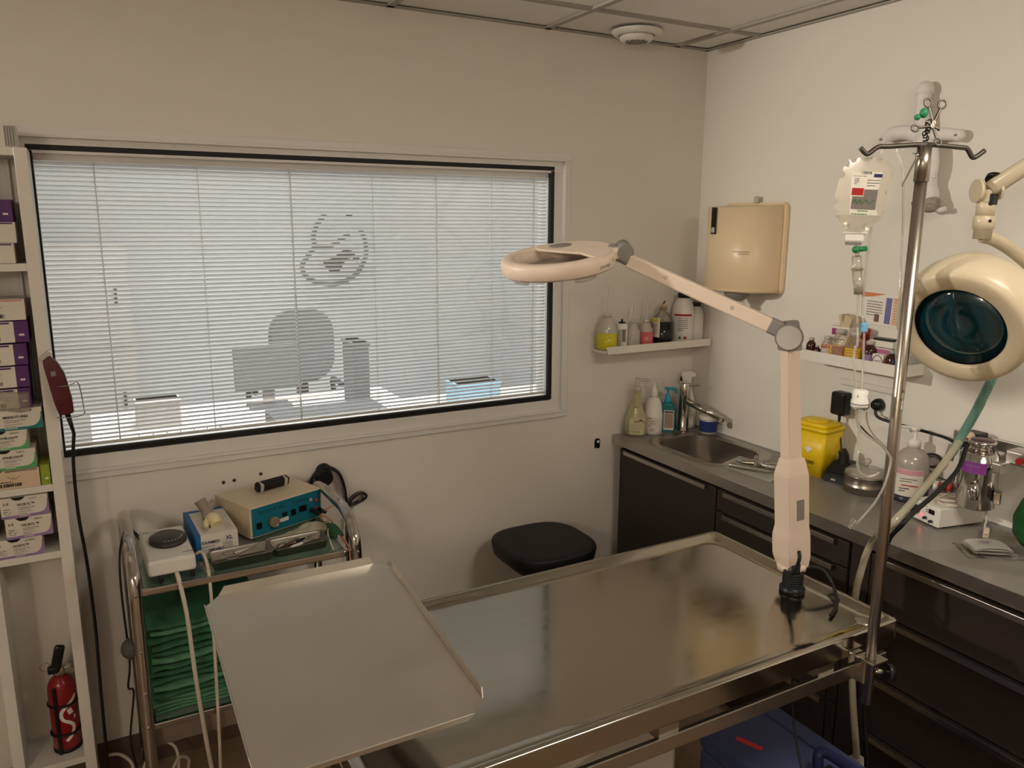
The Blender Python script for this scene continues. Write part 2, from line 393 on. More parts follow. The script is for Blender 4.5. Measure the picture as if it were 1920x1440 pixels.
# ------------------------------------------------------------------ window with casing, gasket, panes
wd = thing('window_1', None, None, (-1.58, 0, OB), kind='structure')
def ringbox(x0, x1, z0, z1, wd_, y0, y1):
    b = B(); b.box(*span(x0, x1, y0, y1, z1-wd_, z1), .002).box(*span(x0, x1, y0, y1, z0, z0+wd_), .002)
    b.box(*span(x0, x0+wd_, y0, y1, z0+wd_, z1-wd_), .002).box(*span(x1-wd_, x1, y0, y1, z0+wd_, z1-wd_), .002); return b
obj('window_casing', ringbox(OL, OR, OB, OT, .026, -.014, .118), PVC, wd)
obj('casing_bead', ringbox(OL+.02, OR-.02, OB+.02, OT-.02, .010, -.02, .02), PVC, wd)
obj('window_frame', ringbox(OL+.026, OR-.026, OB+.026, OT-.026, .046-.0, -.004, .10), PVC, wd)
obj('gasket', ringbox(WL-.004, WR+.004, WB-.004, WT+.004, .016, -.005, .014), GASK, wd)
obj('spacer', ringbox(WL-.004, WR+.004, WB-.004, WT+.004, .012, .0145, .1), PVC, wd)
obj('pane', B().box((( WL+WR)/2, .010, (WB+WT)/2), (WR-WL-.01, .004, WT-WB-.01)), GLASS, wd)
obj('pane', B().box(((WL+WR)/2, .088, (WB+WT)/2), (WR-WL-.01, .004, WT-WB-.01)), GLASS, wd)
# ------------------------------------------------------------------ venetian blind between the panes
X0, X1 = WL+.010, WR-.010
vb = thing('venetian_blind', 'white venetian blind with narrow tilted slats inside the big window', 'blind', ((X0+X1)/2, .030, WB+.01))
obj('head_rail', B().box(((X0+X1)/2, .030, 1.9405), (X1-X0+.005, .026, .022), .002), WHITE, vb)
obj('bottom_rail', B().box(((X0+X1)/2, .030, WB+.019), (X1-X0, .016, .008), .002), WHITE, vb)
CORDM = mat('blind_cord', (245, 245, 242), .6, sss=1)
NS = 63; zs0, zs1 = WB+.032, 1.924; TILT = math.radians(37); SW = .0155
def slatf(u, v):
    x = X0+.002+(X1-X0-.004)*u; a = (v-.5)*SW; c = .0012*(1-(2*v-1)**2)
    return V((x, .030+a*math.cos(TILT)+c*math.sin(TILT), zs0-a*math.sin(TILT)+c*math.cos(TILT)))
s0 = obj('slat', B().grid(slatf, 2, 4), SLAT, vb)
for k in range(1, NS):
    s = s0.copy(); COL.objects.link(s); s.parent = vb; s.location = s0.location+V((0, 0, (zs1-zs0)*k/(NS-1)))
for xx, rr in ((-2.27, .0016), (-1.99, .0008), (-1.71, .0016), (-1.435, .0008), (-1.20, .0016), (-.98, .0008), (-.80, .0016)):
    b = B()
    for dy in (-.0068, .0068): b.cyl((xx, .030+dy, WB+.02), (xx, .030+dy, 1.93), rr, n=6)
    obj('ladder_cord', b, CORDM, vb)
# round seal sticker in the top left corner of the glass, dark sticker figure on the outer pane
sk = tag(obj('round_sticker', B().lathe([(.0165, 0), (.0165, .0008)], 28, T(-2.405, .0075, 1.945) @ RX(PI/2)), mat('pale_sticker', (196, 186, 178), .5, var=.2, vs=90)), 'small round pale sticker in the top left corner of the window glass', 'sticker')
Mk = frame((-1.673, .0915, 1.793), (1, 0, 0), (0, 0, 1)); kx, kz = .235/960., .241/1010.
def lp(px, py): return ((px-225)*kx, -(py-225)*kz)
wsk = thing('window_sticker', 'dark stethoscope loop sticker with a small animal shape on the window', 'sticker', (-1.55, .0915, 1.55))
def ribbon(pts, wd_):
    P = [V((*lp(*p), 0)) for p in pts]; P = bez(P, 6); b = B(Mk); t = bmesh.new(); L_ = []
    for i, p in enumerate(P):
        d = (P[min(i+1, len(P)-1)]-P[max(i-1, 0)]).normalized(); n = V((-d.y, d.x, 0))*wd_/2; L_.append((t.verts.new(p-n), t.verts.new(p+n)))
    for a, c in zip(L_, L_[1:]): t.faces.new((a[0], c[0], c[1], a[1]))
    bmesh.ops.solidify(t, geom=t.faces[:], thickness=.0006); b.merge(t); return b
STK = clear('dark_film', (60, 60, 58), .55, .3, .0)
obj('tube_loop', ribbon([(600, 235), (480, 390), (420, 560), (430, 690), (330, 830), (250, 950), (275, 1080), (390, 1175), (560, 1230), (740, 1230), (900, 1170), (1030, 1080), (1110, 960), (1170, 820), (1160, 600), (1100, 460)], .016), STK, wsk)
obj('tube_branch', ribbon([(430, 710), (620, 705), (760, 625), (900, 530), (935, 490)], .015), STK, wsk)
obj('animal_shape', B(Mk).prism([lp(*p) for p in [(540, 900), (640, 870), (700, 850), (760, 790), (850, 740), (960, 755), (1010, 820), (1080, 850), (1040, 930), (960, 860), (880, 880), (830, 950), (780, 1040), (700, 1065), (620, 1040), (560, 970)]], .0006), STK, wsk)
obj('ear_tip', B(Mk).lathe([(.011, 0), (.011, .0006)], 16, T(*lp(940, 255), 0)), STK, wsk)

# ------------------------------------------------------------------ the bright office behind the window
slab('floor_office', [span(-4.3, 1.6, .12, 4.8, -.05, 0)], OFFF)
slab('ceiling_office', [span(-4.3, 1.6, .12, 4.8, 2.55, 2.65)], OFFW)
slab('wall_office_left', [span(-4.42, -4.3, .12, 4.8, 0, 2.65)], OFFW)
slab('wall_office_right', [span(1.6, 1.72, .12, 4.8, 0, 2.65)], OFFW)
slab('wall_office_far', [span(-4.42, 1.72, 4.8, 4.92, 0, 2.65)], OFFW)
def desk(x0, x1, y0, y1, z, label):
    t = thing('desk', label, 'desk', ((x0+x1)/2, (y0+y1)/2, 0))
    obj('desk_top', B().box(*span(x0, x1, y0, y1, z-.03, z), .004), OAK, t)
    for x in (x0+.04, x1-.04):
        for y in (y0+.04, y1-.04): obj('leg', B().box((x, y, (z-.03)/2), (.04, .04, z-.03)), DGREY, t)
    return t
desk(-2.35, -.75, 1.35, 2.0, .76, 'long office desk seen through the blind, behind the window')
desk(-.5, .6, 1.5, 2.3, .60, 'low dark-edged office table at the right beyond the blind')
def office_chair(x, y, label):
    t = thing('office_chair', label, 'chair', (x, y, 0))
    obj('backrest', B().prism(rrect(.40, .46, .15), .06, T(x, y-.2, 1.0) @ RX(PI/2), .01), DGREY, t)
    obj('seat', B().box((x, y+.05, .5), (.48, .46, .08), .03), DGREY, t)
    obj('back_stem', B().box((x, y-.19, .66), (.07, .03, .36)), BLACK, t); obj('pillar', B().cyl((x, y+.05, .1), (x, y+.05, .47), .03), BLACK, t)
    for s in (-1, 1): obj('armrest', B().tube([(x+s*.24, y+.1, .5), (x+s*.28, y+.1, .6), (x+s*.28, y+.1, .7), (x+s*.28, y-.12, .7)], .018), BLACK, t)
    for k in range(5): a = k*2*PI/5; obj('foot', B().cyl((x, y+.05, .09), (x+.28*math.cos(a), y+.05+.28*math.sin(a), .05), .022, .015), BLACK, t)
office_chair(-1.14, 2.55, 'dark office chair with rounded back seen through the blind')
mo = thing('monitor', 'dark flat monitor standing on the office desk beyond the blind', 'monitor', (-1.47, 1.75, .76))
obj('screen', B().box((-1.47, 1.75, .985), (.36, .03, .24), .006), SCREEN, mo); obj('stand', B().box((-1.47, 1.77, .83), (.06, .04, .14)).box((-1.47, 1.76, .767), (.22, .16, .012)), SCREEN, mo)
for k, (x, y, z, d, m_, l) in enumerate(((-2.05, 1.6, .76, (.2, .16, .14), LGREY, 'grey desk organiser box on the office desk beyond the blind'), (-1.02, 1.6, .76, (.09, .2, .36), DGREY, 'tall dark file box at the right end of the office desk'), (-.15, 1.9, .6, (.3, .2, .16), mat('pale_blue_box', (150, 186, 206), .5), 'light blue storage box on the low office table'))):
    t = thing('storage_box', l, 'box', (x, y, z)); obj('box_body', B().box((x, y, z+d[2]/2), d, .006), m_, t); obj('box_lid', B().box((x, y, z+d[2]-.01), (d[0]+.012, d[1]+.012, .02), .004), m_, t)
dw = thing('drawer_unit', 'dark drawer unit in front of the office desk beyond the blind', 'drawer unit', (-1.3, 1.2, 0))
obj('unit_body', B().box((-1.3, 1.2, .42), (.56, .28, .84), .004), DGREY, dw)
for z in (.3, .55, .78):
    d = obj('drawer', B().box((-1.3, 1.055, z-.05), (.54, .012, .2), .003), SCREEN, dw); obj('handle', B().box((-1.3, 1.045, z), (.16, .01, .012)), BLACK, d)
fc = thing('filing_cabinet', 'tall grey cabinet beyond the blind behind the dark office chair', 'cabinet', (-2.45, 4.3, 0))
obj('cabinet_body', B().box((-2.45, 4.3, .8), (.9, .45, 1.6), .005), LGREY, fc)
for z in (.4, 1.2):
    d = obj('door', B().box((-2.45, 4.07, z), (.86, .02, .76), .004), LGREY, fc); obj('handle', B().box((-2.1, 4.055, z), (.02, .02, .12)), BLACK, d)
bk = thing('wire_basket', 'black wire mesh basket on the sill just beyond the blind', 'basket', (-2.06, .3, .905))
b = B()
for k in range(7): b.tube([(-2.2+.046*k, .21, 1.02), (-2.18+.04*k, .22, .905), (-2.18+.04*k, .38, .905), (-2.2+.046*k, .4, 1.02)], .002, 6)
for k in range(4): b.tube([(-2.2+.005*k, .21+.003*k, 1.02-.035*k), (-1.924-.005*k, .21+.003*k, 1.02-.035*k), (-1.924-.005*k, .4-.005*k, 1.02-.035*k), (-2.2+.005*k, .4-.005*k, 1.02-.035*k)], .002, 6, 1, True, True)
obj('wire_mesh', b, BLACK, bk)
sl = thing('office_shelf', 'pale shelf below the window on the office side', 'shelf', (-1.6, .3, .88))
obj('shelf_board', B().box((-1.6, .29, .89), (1.6, .34, .02)), OAK, sl)
for x in (-2.2, -1.0): obj('bracket', B().box((x, .27, .84), (.02, .28, .08)), LGREY, sl)

# ================================================================== WORKTOP, CABINETS, SINK
CT = .8925; CF = -.42
wt = thing('worktop', 'grey laminate worktop with bright front edge along the right wall', 'worktop', (-.21, -1.3, CT-.038))
SX0, SX1, SY0, SY1 = -.345, -.075, -.545, -.165        # bowl hole
b = B()
for d in (span(CF, -.001, -2.6, SY0, CT-.038, CT), span(CF, -.001, SY1, -.012, CT-.038, CT), span(CF, SX0, SY0, SY1, CT-.038, CT), span(SX1, -.001, SY0, SY1, CT-.038, CT)): b.box(*d)
obj('worktop_slab', b, COUNTER, wt)
obj('front_edge', B().box((CF-.001, -1.306, CT-.019), (.003, 2.588, .038), .0008), ALU, wt)
obj('edge_bead', B().box((CF-.0015, -1.306, CT+.0002), (.004, 2.588, .0016)), ALU, wt)
obj('wall_seal', B().box((-.004, -1.306, CT+.003), (.007, 2.588, .006), .002), WHITE, wt)
sk = thing('sink', 'inset stainless steel sink with rounded bowl in the worktop', 'sink', (-.21, -.355, CT))
b = B()
# flange ring as lofted rounded rectangles, bowl below
def loop(t, w_, h, r, z, cx=-.21, cy=-.355): return [t.verts.new((p[0], p[1], z)) for p in rrect(w_, h, r, 6, cx, cy)]
t = bmesh.new(); L_ = [loop(t, .355, .475, .13, CT+.0005), loop(t, .35, .47, .127, CT+.003), loop(t, .30, .415, .1, CT+.003), loop(t, .265, .375, .085, CT-.002)]
for a, c in zip(L_, L_[1:]):
    n = len(a)
    for k in range(n): f = t.faces.new((a[k], a[(k+1) % n], c[(k+1) % n], c[k])); f.smooth = True
b.merge(t); obj('sink_flange', b, STEEL, sk)
b = B(); t = bmesh.new(); L_ = [loop(t, .265, .375, .085, CT-.002), loop(t, .255, .365, .085, CT-.09), loop(t, .245, .355, .085, CT-.135), loop(t, .20, .31, .07, CT-.15), loop(t, .03, .03, .012, CT-.153)]
for a, c in zip(L_, L_[1:]):
    n = len(a)
    for k in range(n): f = t.faces.new((a[k], a[(k+1) % n], c[(k+1) % n], c[k])); f.smooth = True
t.faces.new(L_[-1]); b.merge(t); obj('bowl', b, STEEL, sk)
obj('drain', B().lathe([(.03, 0), (.028, .003), (.012, .002)], 24, T(-.21, -.355, CT-.152)), CHROME, sk)
obj('overflow', B().lathe([(.014, 0), (.012, .004), (.004, .004)], 20, T(-.0855, -.40, CT-.05) @ RY(-PI/2)), CHROME, sk)
# mixer tap
fx, fy = -.118, -.095
tp = thing('mixer_tap', 'chrome single lever mixer tap behind the sink bowl', 'tap', (fx, fy, CT))
obj('tap_body', B().lathe([(.026, 0), (.026, .006), (.023, .010), (.0225, .14), (.0235, .142), (.0235, .205), (.02, .212)], 28, T(fx, fy, CT)), CHROME, tp)
obj('spout', B().cyl((fx, fy, CT+.135), (fx+.072, fy-.165, CT+.075), .0145, .013, 24), CHROME, tp)
obj('aerator', B().cyl((fx+.066, fy-.152, CT+.073), (fx+.066, fy-.152, CT+.055), .0095), CHROME, tp)
obj('lever', B().box((0, -.036, 0), (.02, .055, .008), .003, T(fx, fy, CT+.196) @ RZ(.95) @ RX(-.1)), CHROME, tp)
# cabinets under the worktop (fronts at x = -.405)
FX = -.402
def front(parent, y0, y1, z0, z1, label=None, handle=True, name='drawer'):
    f = obj(name, B().box(*span(FX-.018, FX, y0+.0025, y1-.0025, z0+.0025, z1-.0025), .0012), DARKWOOD, parent)
    if handle:
        h = B().box(*span(FX-.034, FX-.018, y0+.045, y1-.045, z1-.006, z1-.0025)).box(*span(FX-.0345, FX-.032, y0+.045, y1-.045, z1-.018, z1-.0025), .0006)
        obj('handle', h, ALU, f)
    return f
def carcass(y0, y1, label):
    t = thing('base_cabinet', label, 'cabinet', ((FX)/2, (y0+y1)/2, 0), 'base cabinets under the worktop')
    b = B(); z1 = CT-.039
    for d in (span(FX, -.002, y0, y0+.016, .1, z1), span(FX, -.002, y1-.016, y1, .1, z1), span(FX, -.002, y0+.016, y1-.016, .1, .116), span(-.014, -.002, y0+.016, y1-.016, .116, z1-.25), span(FX, FX+.02, y0+.016, y1-.016, z1-.03, z1)): b.box(*d)
    obj('body', b, DARKWOOD, t)
    obj('plinth', B().box(*span(-.36, -.345, y0, y1, 0, .1)), DARKWOOD, t); return t
c1 = carcass(-.632, -.058, 'dark wenge base cabinet with one door below the sink')
front(c1, -.632, -.058, .11, CT-.045, name='door')
c2 = carcass(-1.19, -.634, 'dark wenge drawer cabinet between the sink unit and the tall-drawer unit')
zt = CT-.045
for z0, z1 in ((.765, zt), (.53, .765), (.32, .53), (.11, .32)): front(c2, -1.19, -.634, z0, z1)
c3 = carcass(-1.84, -1.262, 'dark wenge cabinet of deep drawers right of the infusion pole')
for z0, z1 in ((.675, zt), (.482, .675), (.3, .482), (.11, .3)): front(c3, -1.84, -1.262, z0, z1)
flr = thing('filler_panel', 'narrow dark upright panel between two drawer cabinets', 'panel', (FX, -1.226, 0))
obj('panel_board', B().box(*span(FX-.012, FX+.01, -1.258, -1.194, .1, CT-.039)), DARKWOOD, flr)
c4 = carcass(-2.42, -1.842, 'dark wenge drawer cabinet at the right end of the worktop')
for z0, z1 in ((.675, zt), (.482, .675), (.3, .482), (.11, .3)): front(c4, -2.42, -1.842, z0, z1)

# ================================================================== OPERATING TABLE
TX0, TX1, TY0, TY1, TZ = -2.02, -.707, -1.555, -.931, .85
ot = thing('operating_table', 'long stainless steel operating table with raised rim in the foreground', 'table', (-1.36, -1.243, 0))
b = B(); t = bmesh.new()
def rl(inset, z, r): return [t.verts.new((p[0], p[1], z)) for p in rrect(TX1-TX0-2*inset, TY1-TY0-2*inset, r, 5, (TX0+TX1)/2, (TY0+TY1)/2)]
L_ = [rl(0, TZ-.05, .012), rl(0, TZ-.003, .012), rl(.003, TZ, .012), rl(.016, TZ, .02), rl(.026, TZ-.012, .04), rl(.05, TZ-.0135, .05)]
for a, c in zip(L_, L_[1:]):
    n = len(a)
    for k in range(n): f = t.faces.new((a[k], a[(k+1) % n], c[(k+1) % n], c[k])); f.smooth = (a is not L_[0])
t.faces.new(L_[-1]); b.merge(t); obj('table_top', b, STEELT, ot)
obj('under_frame', B().box(*span(TX0+.02, TX1-.02, TY0+.02, TY0+.06, TZ-.05, TZ-.02)).box(*span(TX0+.02, TX1-.02, TY1-.06, TY1-.02, TZ-.05, TZ-.02)).box(*span(TX0+.05, TX1-.05, TY0+.05, TY1-.05, TZ-.03, TZ-.018)), STEEL, ot)
obj('drain_boss', B().lathe([(.022, 0), (.02, .002), (.012, .003)], 28, T(TX1-.06, TY0+.05, TZ-.0135)), STEEL, ot)
for y in (TY0-.004, TY1+.004-.01): obj('side_rail', B().box((-1.36, y+.003, .762), (1.22, .012, .034), .002), STEEL, ot)
for x in (-1.86, -1.4, -.95): obj('rail_bracket', B().box((x, TY0+.02, .786), (.05, .04, .03)), STEEL, ot)
for x in (-1.86, -1.4, -.95): obj('rail_bracket', B().box((x, TY1-.02, .786), (.05, .04, .03)), STEEL, ot)
obj('cross_bar', B().box(*span(-1.75, -.95, -1.36, -1.30, .74, .80)).box(*span(-1.75, -.95, -1.18, -1.12, .74, .80)), STEEL, ot)
obj('gas_spring', B().cyl((-1.62, -1.46, .70), (-1.42, -1.46, .76), .014).cyl((-1.42, -1.46, .76), (-1.3, -1.46, .796), .007), WHITE, ot)
obj('column', B().box(*span(-1.48, -1.2, -1.36, -1.12, .06, .74), .01), LGREY, ot)
obj('base_plate', B().box(*span(-1.75, -1.05, -1.48, -1.0, .02, .06), .008), STEEL, ot)
for x in (-1.7, -1.1):
    for y in (-1.44, -1.04): obj('foot', B().cyl((x, y, 0), (x, y, .022), .025), BLACKR, ot)

# ================================================================== TILTED TRAY ON ITS STAND
my = thing('instrument_stand', 'tilted flat stainless steel instrument tray on a stand at the table end', 'instrument stand', (-2.12, -1.2, 0))
TW, TD = .385, .515
M = T(-1.984, -1.545, .953) @ RX(math.radians(7.3))
c = .028
b = B(M); pl = [(-TW/2, c), (-TW/2+c, 0), (TW/2-c, 0), (TW/2, c), (TW/2, TD-c), (TW/2-c, TD), (-TW/2+c, TD), (-TW/2, TD-c)]
b.prism(pl, .002); obj('tray_plate', b, STEELTRAY, my)
def lip(a, d, n, h, tp):     # upstanding lip with chamfered ends, along a->d, outward direction n
    a, d, n = V(a), V(d), V(n); e = (d-a).normalized(); up = V((0, 0, h))+n*h*.25
    b = B(M); q = [a, d, d-e*tp+up, a+e*tp+up]; th = n*.002
    t = bmesh.new(); v1 = [t.verts.new(p) for p in q]; v2 = [t.verts.new(p+th) for p in q]
    t.faces.new(v1); t.faces.new(v2[::-1])
    for k in range(4): t.faces.new((v1[k], v1[(k+1) % 4], v2[(k+1) % 4], v2[k]))
    b.merge(t); return b
obj('far_lip', lip((-TW/2+c, TD, .001), (TW/2-c, TD, .001), (0, 1, 0), .017, .012), STEELTRAY, my)
obj('side_lip', lip((TW/2, c, .001), (TW/2, TD-c+.02, .001), (1, 0, 0), .013, .012), STEELTRAY, my)
obj('side_lip', lip((-TW/2, c, .001), (-TW/2, TD-c, .001), (-1, 0, 0), .013, .012), STEELTRAY, my)
obj('near_lip', lip((-TW/2+c, 0, .001), (TW/2-c, 0, .001), (0, -1, 0), -.012, .01), STEELTRAY, my)
b = B(M); b.tube([(-.14, .06, -.012), (.14, .06, -.012), (.14, .45, -.012), (-.14, .45, -.012)], .009, 10, 1, True, True); obj('support_frame', b, STEEL, my)
pb = M @ V((-.14, .30, -.02)); obj('post', B().tube([pb+V((0, 0, .006)), pb+V((-.005, 0, -.05)), (-2.12, -1.24, .6), (-2.12, -1.24, .05)], .012), STEEL, my)
obj('stand_foot', B().tube([(-2.35, -1.5, .03), (-2.12, -1.5, .03), (-2.12, -.98, .03), (-2.35, -.98, .03)], .014, sm=2), STEEL, my)
for p in ((-2.35, -1.5), (-2.35, -.98), (-2.12, -1.5), (-2.12, -.98)): obj('caster', B().cyl((p[0], p[1]-.01, .016), (p[0], p[1]+.01, .016), .016), BLACKR, my)

# ================================================================== STOOL
so = V((-.90, -.245, .60))
st = thing('stool', 'black padded stool with rounded seat behind the operating table', 'stool', (so.x, so.y, 0))
b = B(); t = bmesh.new(); L_ = []
for rx, z in ((.09, -.10), (.14, -.088), (.183, -.05), (.19, -.010), (.186, -.002), (.17, .002)):
    L_.append([t.verts.new((so.x+rx*math.cos(a)*(1+.06*math.cos(4*a)*-1), so.y+rx*.98*math.sin(a)*(1-.06*math.cos(4*a)), so.z+z)) for a in [2*PI*k/48+.45 for k in range(48)]])
for a, c_ in zip(L_, L_[1:]):
    for k in range(48): f = t.faces.new((a[k], a[(k+1) % 48], c_[(k+1) % 48], c_[k])); f.smooth = True
t.faces.new(L_[0][::-1]); f = t.faces.new(L_[-1]); f.smooth = True
b.merge(t); obj('seat', b, BLACKV, st)
obj('seat_plate', B().cyl(so+V((0, 0, -.1)), so+V((0, 0, -.083)), .09), BLACK, st)
obj('gas_lift', B().cyl((so.x, so.y, .09), (so.x, so.y, .51), .024), CHROME, st)
for k in range(5): a = k*2*PI/5+.3; obj('leg', B().cyl((so.x, so.y, .10), (so.x+.2*math.cos(a), so.y+.2*math.sin(a), .07), .02, .014), CHROME, st); obj('caster', B().cyl((so.x+.2*math.cos(a)-.01, so.y+.2*math.sin(a), .025), (so.x+.2*math.cos(a)+.01, so.y+.2*math.sin(a), .025), .025), BLACKR, st)

# ================================================================== INSTRUMENT TROLLEY
tr = thing('instrument_trolley', 'chrome two shelf trolley with glass top below the window', 'trolley', (-1.99, -.26, 0))
YB, YF, ZT = -.035, -.495, .905
for x, nm in ((-2.285, 'side_frame'), (-1.695, 'side_frame')):
    pts = [(x, YB, .08), (x, YB, .4), (x, YB, ZT-.09), (x, YB-.02, ZT-.03), (x, YB-.09, ZT), (x, YB-.25, ZT+.008), (x, YF+.1, ZT+.006), (x, YF+.03, ZT-.03), (x, YF, ZT-.11), (x, YF, .4), (x, YF, .08)]
    sf = obj(nm, B().tube(pts, .0165, 14, 6), CHROME, tr)
    for y in (YB, YF): obj('caster', B().cyl((x-.012, y, .04), (x+.012, y, .04), .04), BLACKR, tr); obj('caster_fork', B().box((x, y, .07), (.036, .03, .03)), STEEL, tr)
    b = B()
    for z in (.82, .66, .54, .44): b.ball((x-.0, YF-.0165, z), .005, u=8, v=6)
    obj('rivet', b, STEEL, sf)
for z, m_ in ((.80, 'top'), (.405, 'low')):
    for y in (-.045, -.455): obj('shelf_rail', B().box((-1.99, y, z), (.57, .014, .02), .004), CHROME, tr)
    for x in (-2.268, -1.712): obj('shelf_rail', B().box((x, -.25, z), (.012, .42, .018), .003), CHROME, tr)
    obj('glass_shelf', B().box((-1.99, -.25, z+.004), (.545, .396, .006), .001), GLASSG, tr)
obj('low_panel', B().box((-1.99, -.458, .372), (.57, .006, .05)), mat('brown_grey_panel', (120, 106, 92), .5), tr)
obj('bumper', B().ball((-2.305, YF+.02, .66), .03, (.9, .9, .95)), mat('grey_rubber', (78, 74, 66), .7), tr)
obj('handle_knob', B().lathe([(.026, 0), (.03, .01), (.026, .03)], 20, T(-1.66, -.03, .905) @ RX(PI/2)), BLACK, tr)

# ================================================================== NARROW BOOKCASE
BX0, BX1, BY = -2.635, -2.424, -.172
bc = thing('bookcase', 'tall narrow white shelf unit at the left edge of the window', 'shelf unit', ((BX0+BX1)/2, BY/2, 0))
for x0, x1 in ((BX0, BX0+.03), (BX1-.03, BX1)): obj('side_panel', B().box(*span(x0, x1, BY, -.001, 0, 1.948), .001), WHITEL, bc)
SH = {'top': 1.948, 'a': 1.654, 'b': 1.046, 'c': .848, 'd': .19}
for k, z in SH.items(): obj('shelf', B().box(*span(BX0+.03, BX1-.03, BY+.002, -.006, z-.02, z), .0008), WHITEL, bc)
obj('back_panel', B().box(*span(BX0+.03, BX1-.03, -.006, -.001, .02, 1.93)), WHITEL, bc)

# ================================================================== BOTTLES ON THE WORKTOP BESIDE THE TAP
def label_on(parent, M, w_, h, m, name='label', th=.0006, r=.002):
    return obj(name, B(M).prism(rrect(w_, h, r, 3), th), m, parent)
def prints(parent, M, items, m, name='print'):      # items: (x,y,w,rows,lh,th)
    b = B()
    for k, (x, y, w_, rows, lh, th) in enumerate(items): bars(b, M, x, y, w_, rows, lh, th, k+3)
    o = obj(name, b, m, parent); o['kind'] = 'stuff'; return o
def curved(parent, cx, cy, r, z0, z1, a0, a1, m, name='label', sx=1, sy=1, n=14):   # label wrapped round a bottle
    def fn(u, v): a = a0+(a1-a0)*u; return V((cx+r*sx*math.cos(a), cy+r*sy*math.sin(a), z0+(z1-z0)*v))
    return obj(name, B().grid(fn, n, 2), m, parent)
# direction to the camera from the sink corner: about azimuth -130 deg
def facing(x, y): return math.atan2(CAM.y-y, CAM.x-x)
# 1 clear yellowish spray bottle with label, no trigger top visible (pale)
x, y = -.345, -.062
t = thing('spray_bottle', 'pale yellow translucent spray bottle with pale label at the worktop corner', 'bottle', (x, y, CT))
a = facing(x, y); Mb = T(x, y, CT) @ RZ(a+PI/2)
b = B(Mb); b.lathe([(.036, 0), (.044, .004), (.046, .05), (.044, .075), (.03, .11), (.019, .145), (.016, .185), (.0155, .19)], 28, sy=.6); obj('bottle_body', b, SPRAYB, t)
obj('neck_ribs', B(Mb).lathe([(.0165, .12), (.019, .125), (.0165, .13), (.0185, .137), (.016, .143), (.0175, .15), (.0155, .156)], 20, c=(.0, 0, 0)), SPRAYB, t)
obj('collar', B(Mb).lathe([(.0165, .186), (.0165, .205), (.012, .21)], 20), MILKY, t)
obj('trigger_head', B(Mb).box((0, 0, .228), (.02, .018, .036), .005).box((.028, 0, .236), (.045, .014, .014), .004).box((.035, 0, .216), (.008, .01, .034), .003, ), TUBE, t)
Ml = Mb @ T(.004, -.0285, .045) @ RX(PI/2)
lb = label_on(t, Ml, .06, .07, mat('pale_label', (206, 196, 160), .6), r=.006)
text('SPRAY ND', .0095, Ml @ T(-.012, .016, .001), INK, lb, bold=.02)
prints(lb, Ml @ T(0, 0, .001), [(-.026, .008, .052, 5, .006, .0012), (-.026, -.026, .05, 1, .005, .004)], GINK)
obj('logo_mark', B(Ml @ T(0, 0, .001)).prism([(.002, .025), (.012, .027), (.014, .031), (.024, .028), (.024, .025), (.01, .023)], .0004), INK, lb)
# 2 white pump bottle
def pump(M, m, z, s=1, reach=.026, drop=.012, turn=0):
    b = B(M @ RZ(turn)); b.lathe([(.0165*s, z), (.0165*s, z+.022*s), (.012*s, z+.024*s), (.0105*s, z+.034*s), (.006*s, z+.05*s), (.0045*s, z+.066*s)], 20)
    b.box((0, 0, z+.069*s), (.022*s, .016*s, .008*s), .003*s)
    b.tube([(.006*s, 0, z+.069*s), (.018*s, 0, z+.069*s), (reach*s, 0, z+.064*s), ((reach+.002)*s, 0, z+(.064-drop)*s)], .0042*s, 8); return b
x, y = -.262, -.072; Mb = T(x, y, CT); a = facing(x, y)
t = thing('soap_bottle', 'white pump bottle with printed label left of the teal one', 'bottle', (x, y, CT))
obj('bottle_body', B(Mb).lathe([(.033, 0), (.038, .004), (.039, .085), (.0375, .088), (.033, .125), (.026, .148), (.017, .155), (.016, .158)], 32), WHITE, t)
obj('pump', pump(Mb, WHITE, .158, .92, .022, .014, a+PI/2-.1), WHITE, t)
lb = curved(t, x, y, .0396, CT+.014, CT+.078, a-.75, a+.75, CARD)
Ml = T(x, y, CT) @ RZ(a+PI/2) @ T(0, -.0402, .046) @ RX(PI/2)
prints(lb, Ml, [(-.02, .026, .022, 1, .006, .003), (-.018, .016, .036, 2, .0035, .0012), (-.018, -.004, .016, 1, .004, .002), (-.012, -.02, .018, 3, .0035, .0012)], INK)
obj('hazard_mark', B(Ml).torus((-.006, .006, 0), .0034, .0006, n=12, m=4).torus((.006, .006, 0), .0034, .0006, n=12, m=4), RINK, lb)
# 3 teal pump bottle
x, y = -.188, -.072; Mb = T(x, y, CT) @ RZ(facing(x, y)+PI/2)
t = thing('disinfectant_bottle', 'teal rectangular pump bottle with framed white label next to the tap', 'bottle', (x, y, CT))
obj('bottle_body', B(Mb).prism(rrect(.068, .046, .012, 4), .112, bev=.004).box((0, 0, .115), (.05, .036, .02), .008), TEALB, t)
obj('pump', B(Mb).lathe([(.015, .123), (.015, .142), (.0125, .144), (.0115, .155), (.006, .166), (.005, .182)], 20).box((0, 0, .187), (.032, .018, .009), .004).tube([(.012, 0, .187), (.026, 0, .185), (.034, 0, .178), (.037, 0, .168)], .0045, 8), CYANB, t)
Ml = Mb @ T(.008, -.0233, .054) @ RX(PI/2)
lb = label_on(t, Ml, .042, .085, PAPER); lb2 = label_on(t, Ml @ T(0, -.001, .0006), .037, .066, mat('tan_label', (170, 150, 130), .6), 'label_panel')
prints(lb2, Ml @ T(0, 0, .0016), [(-.015, .02, .03, 9, .0045, .001)], GINK); obj('label_band', B(Ml @ T(0, .036, .0008)).prism(rrect(.037, .006, .001, 2), .0005), BINK, lb)
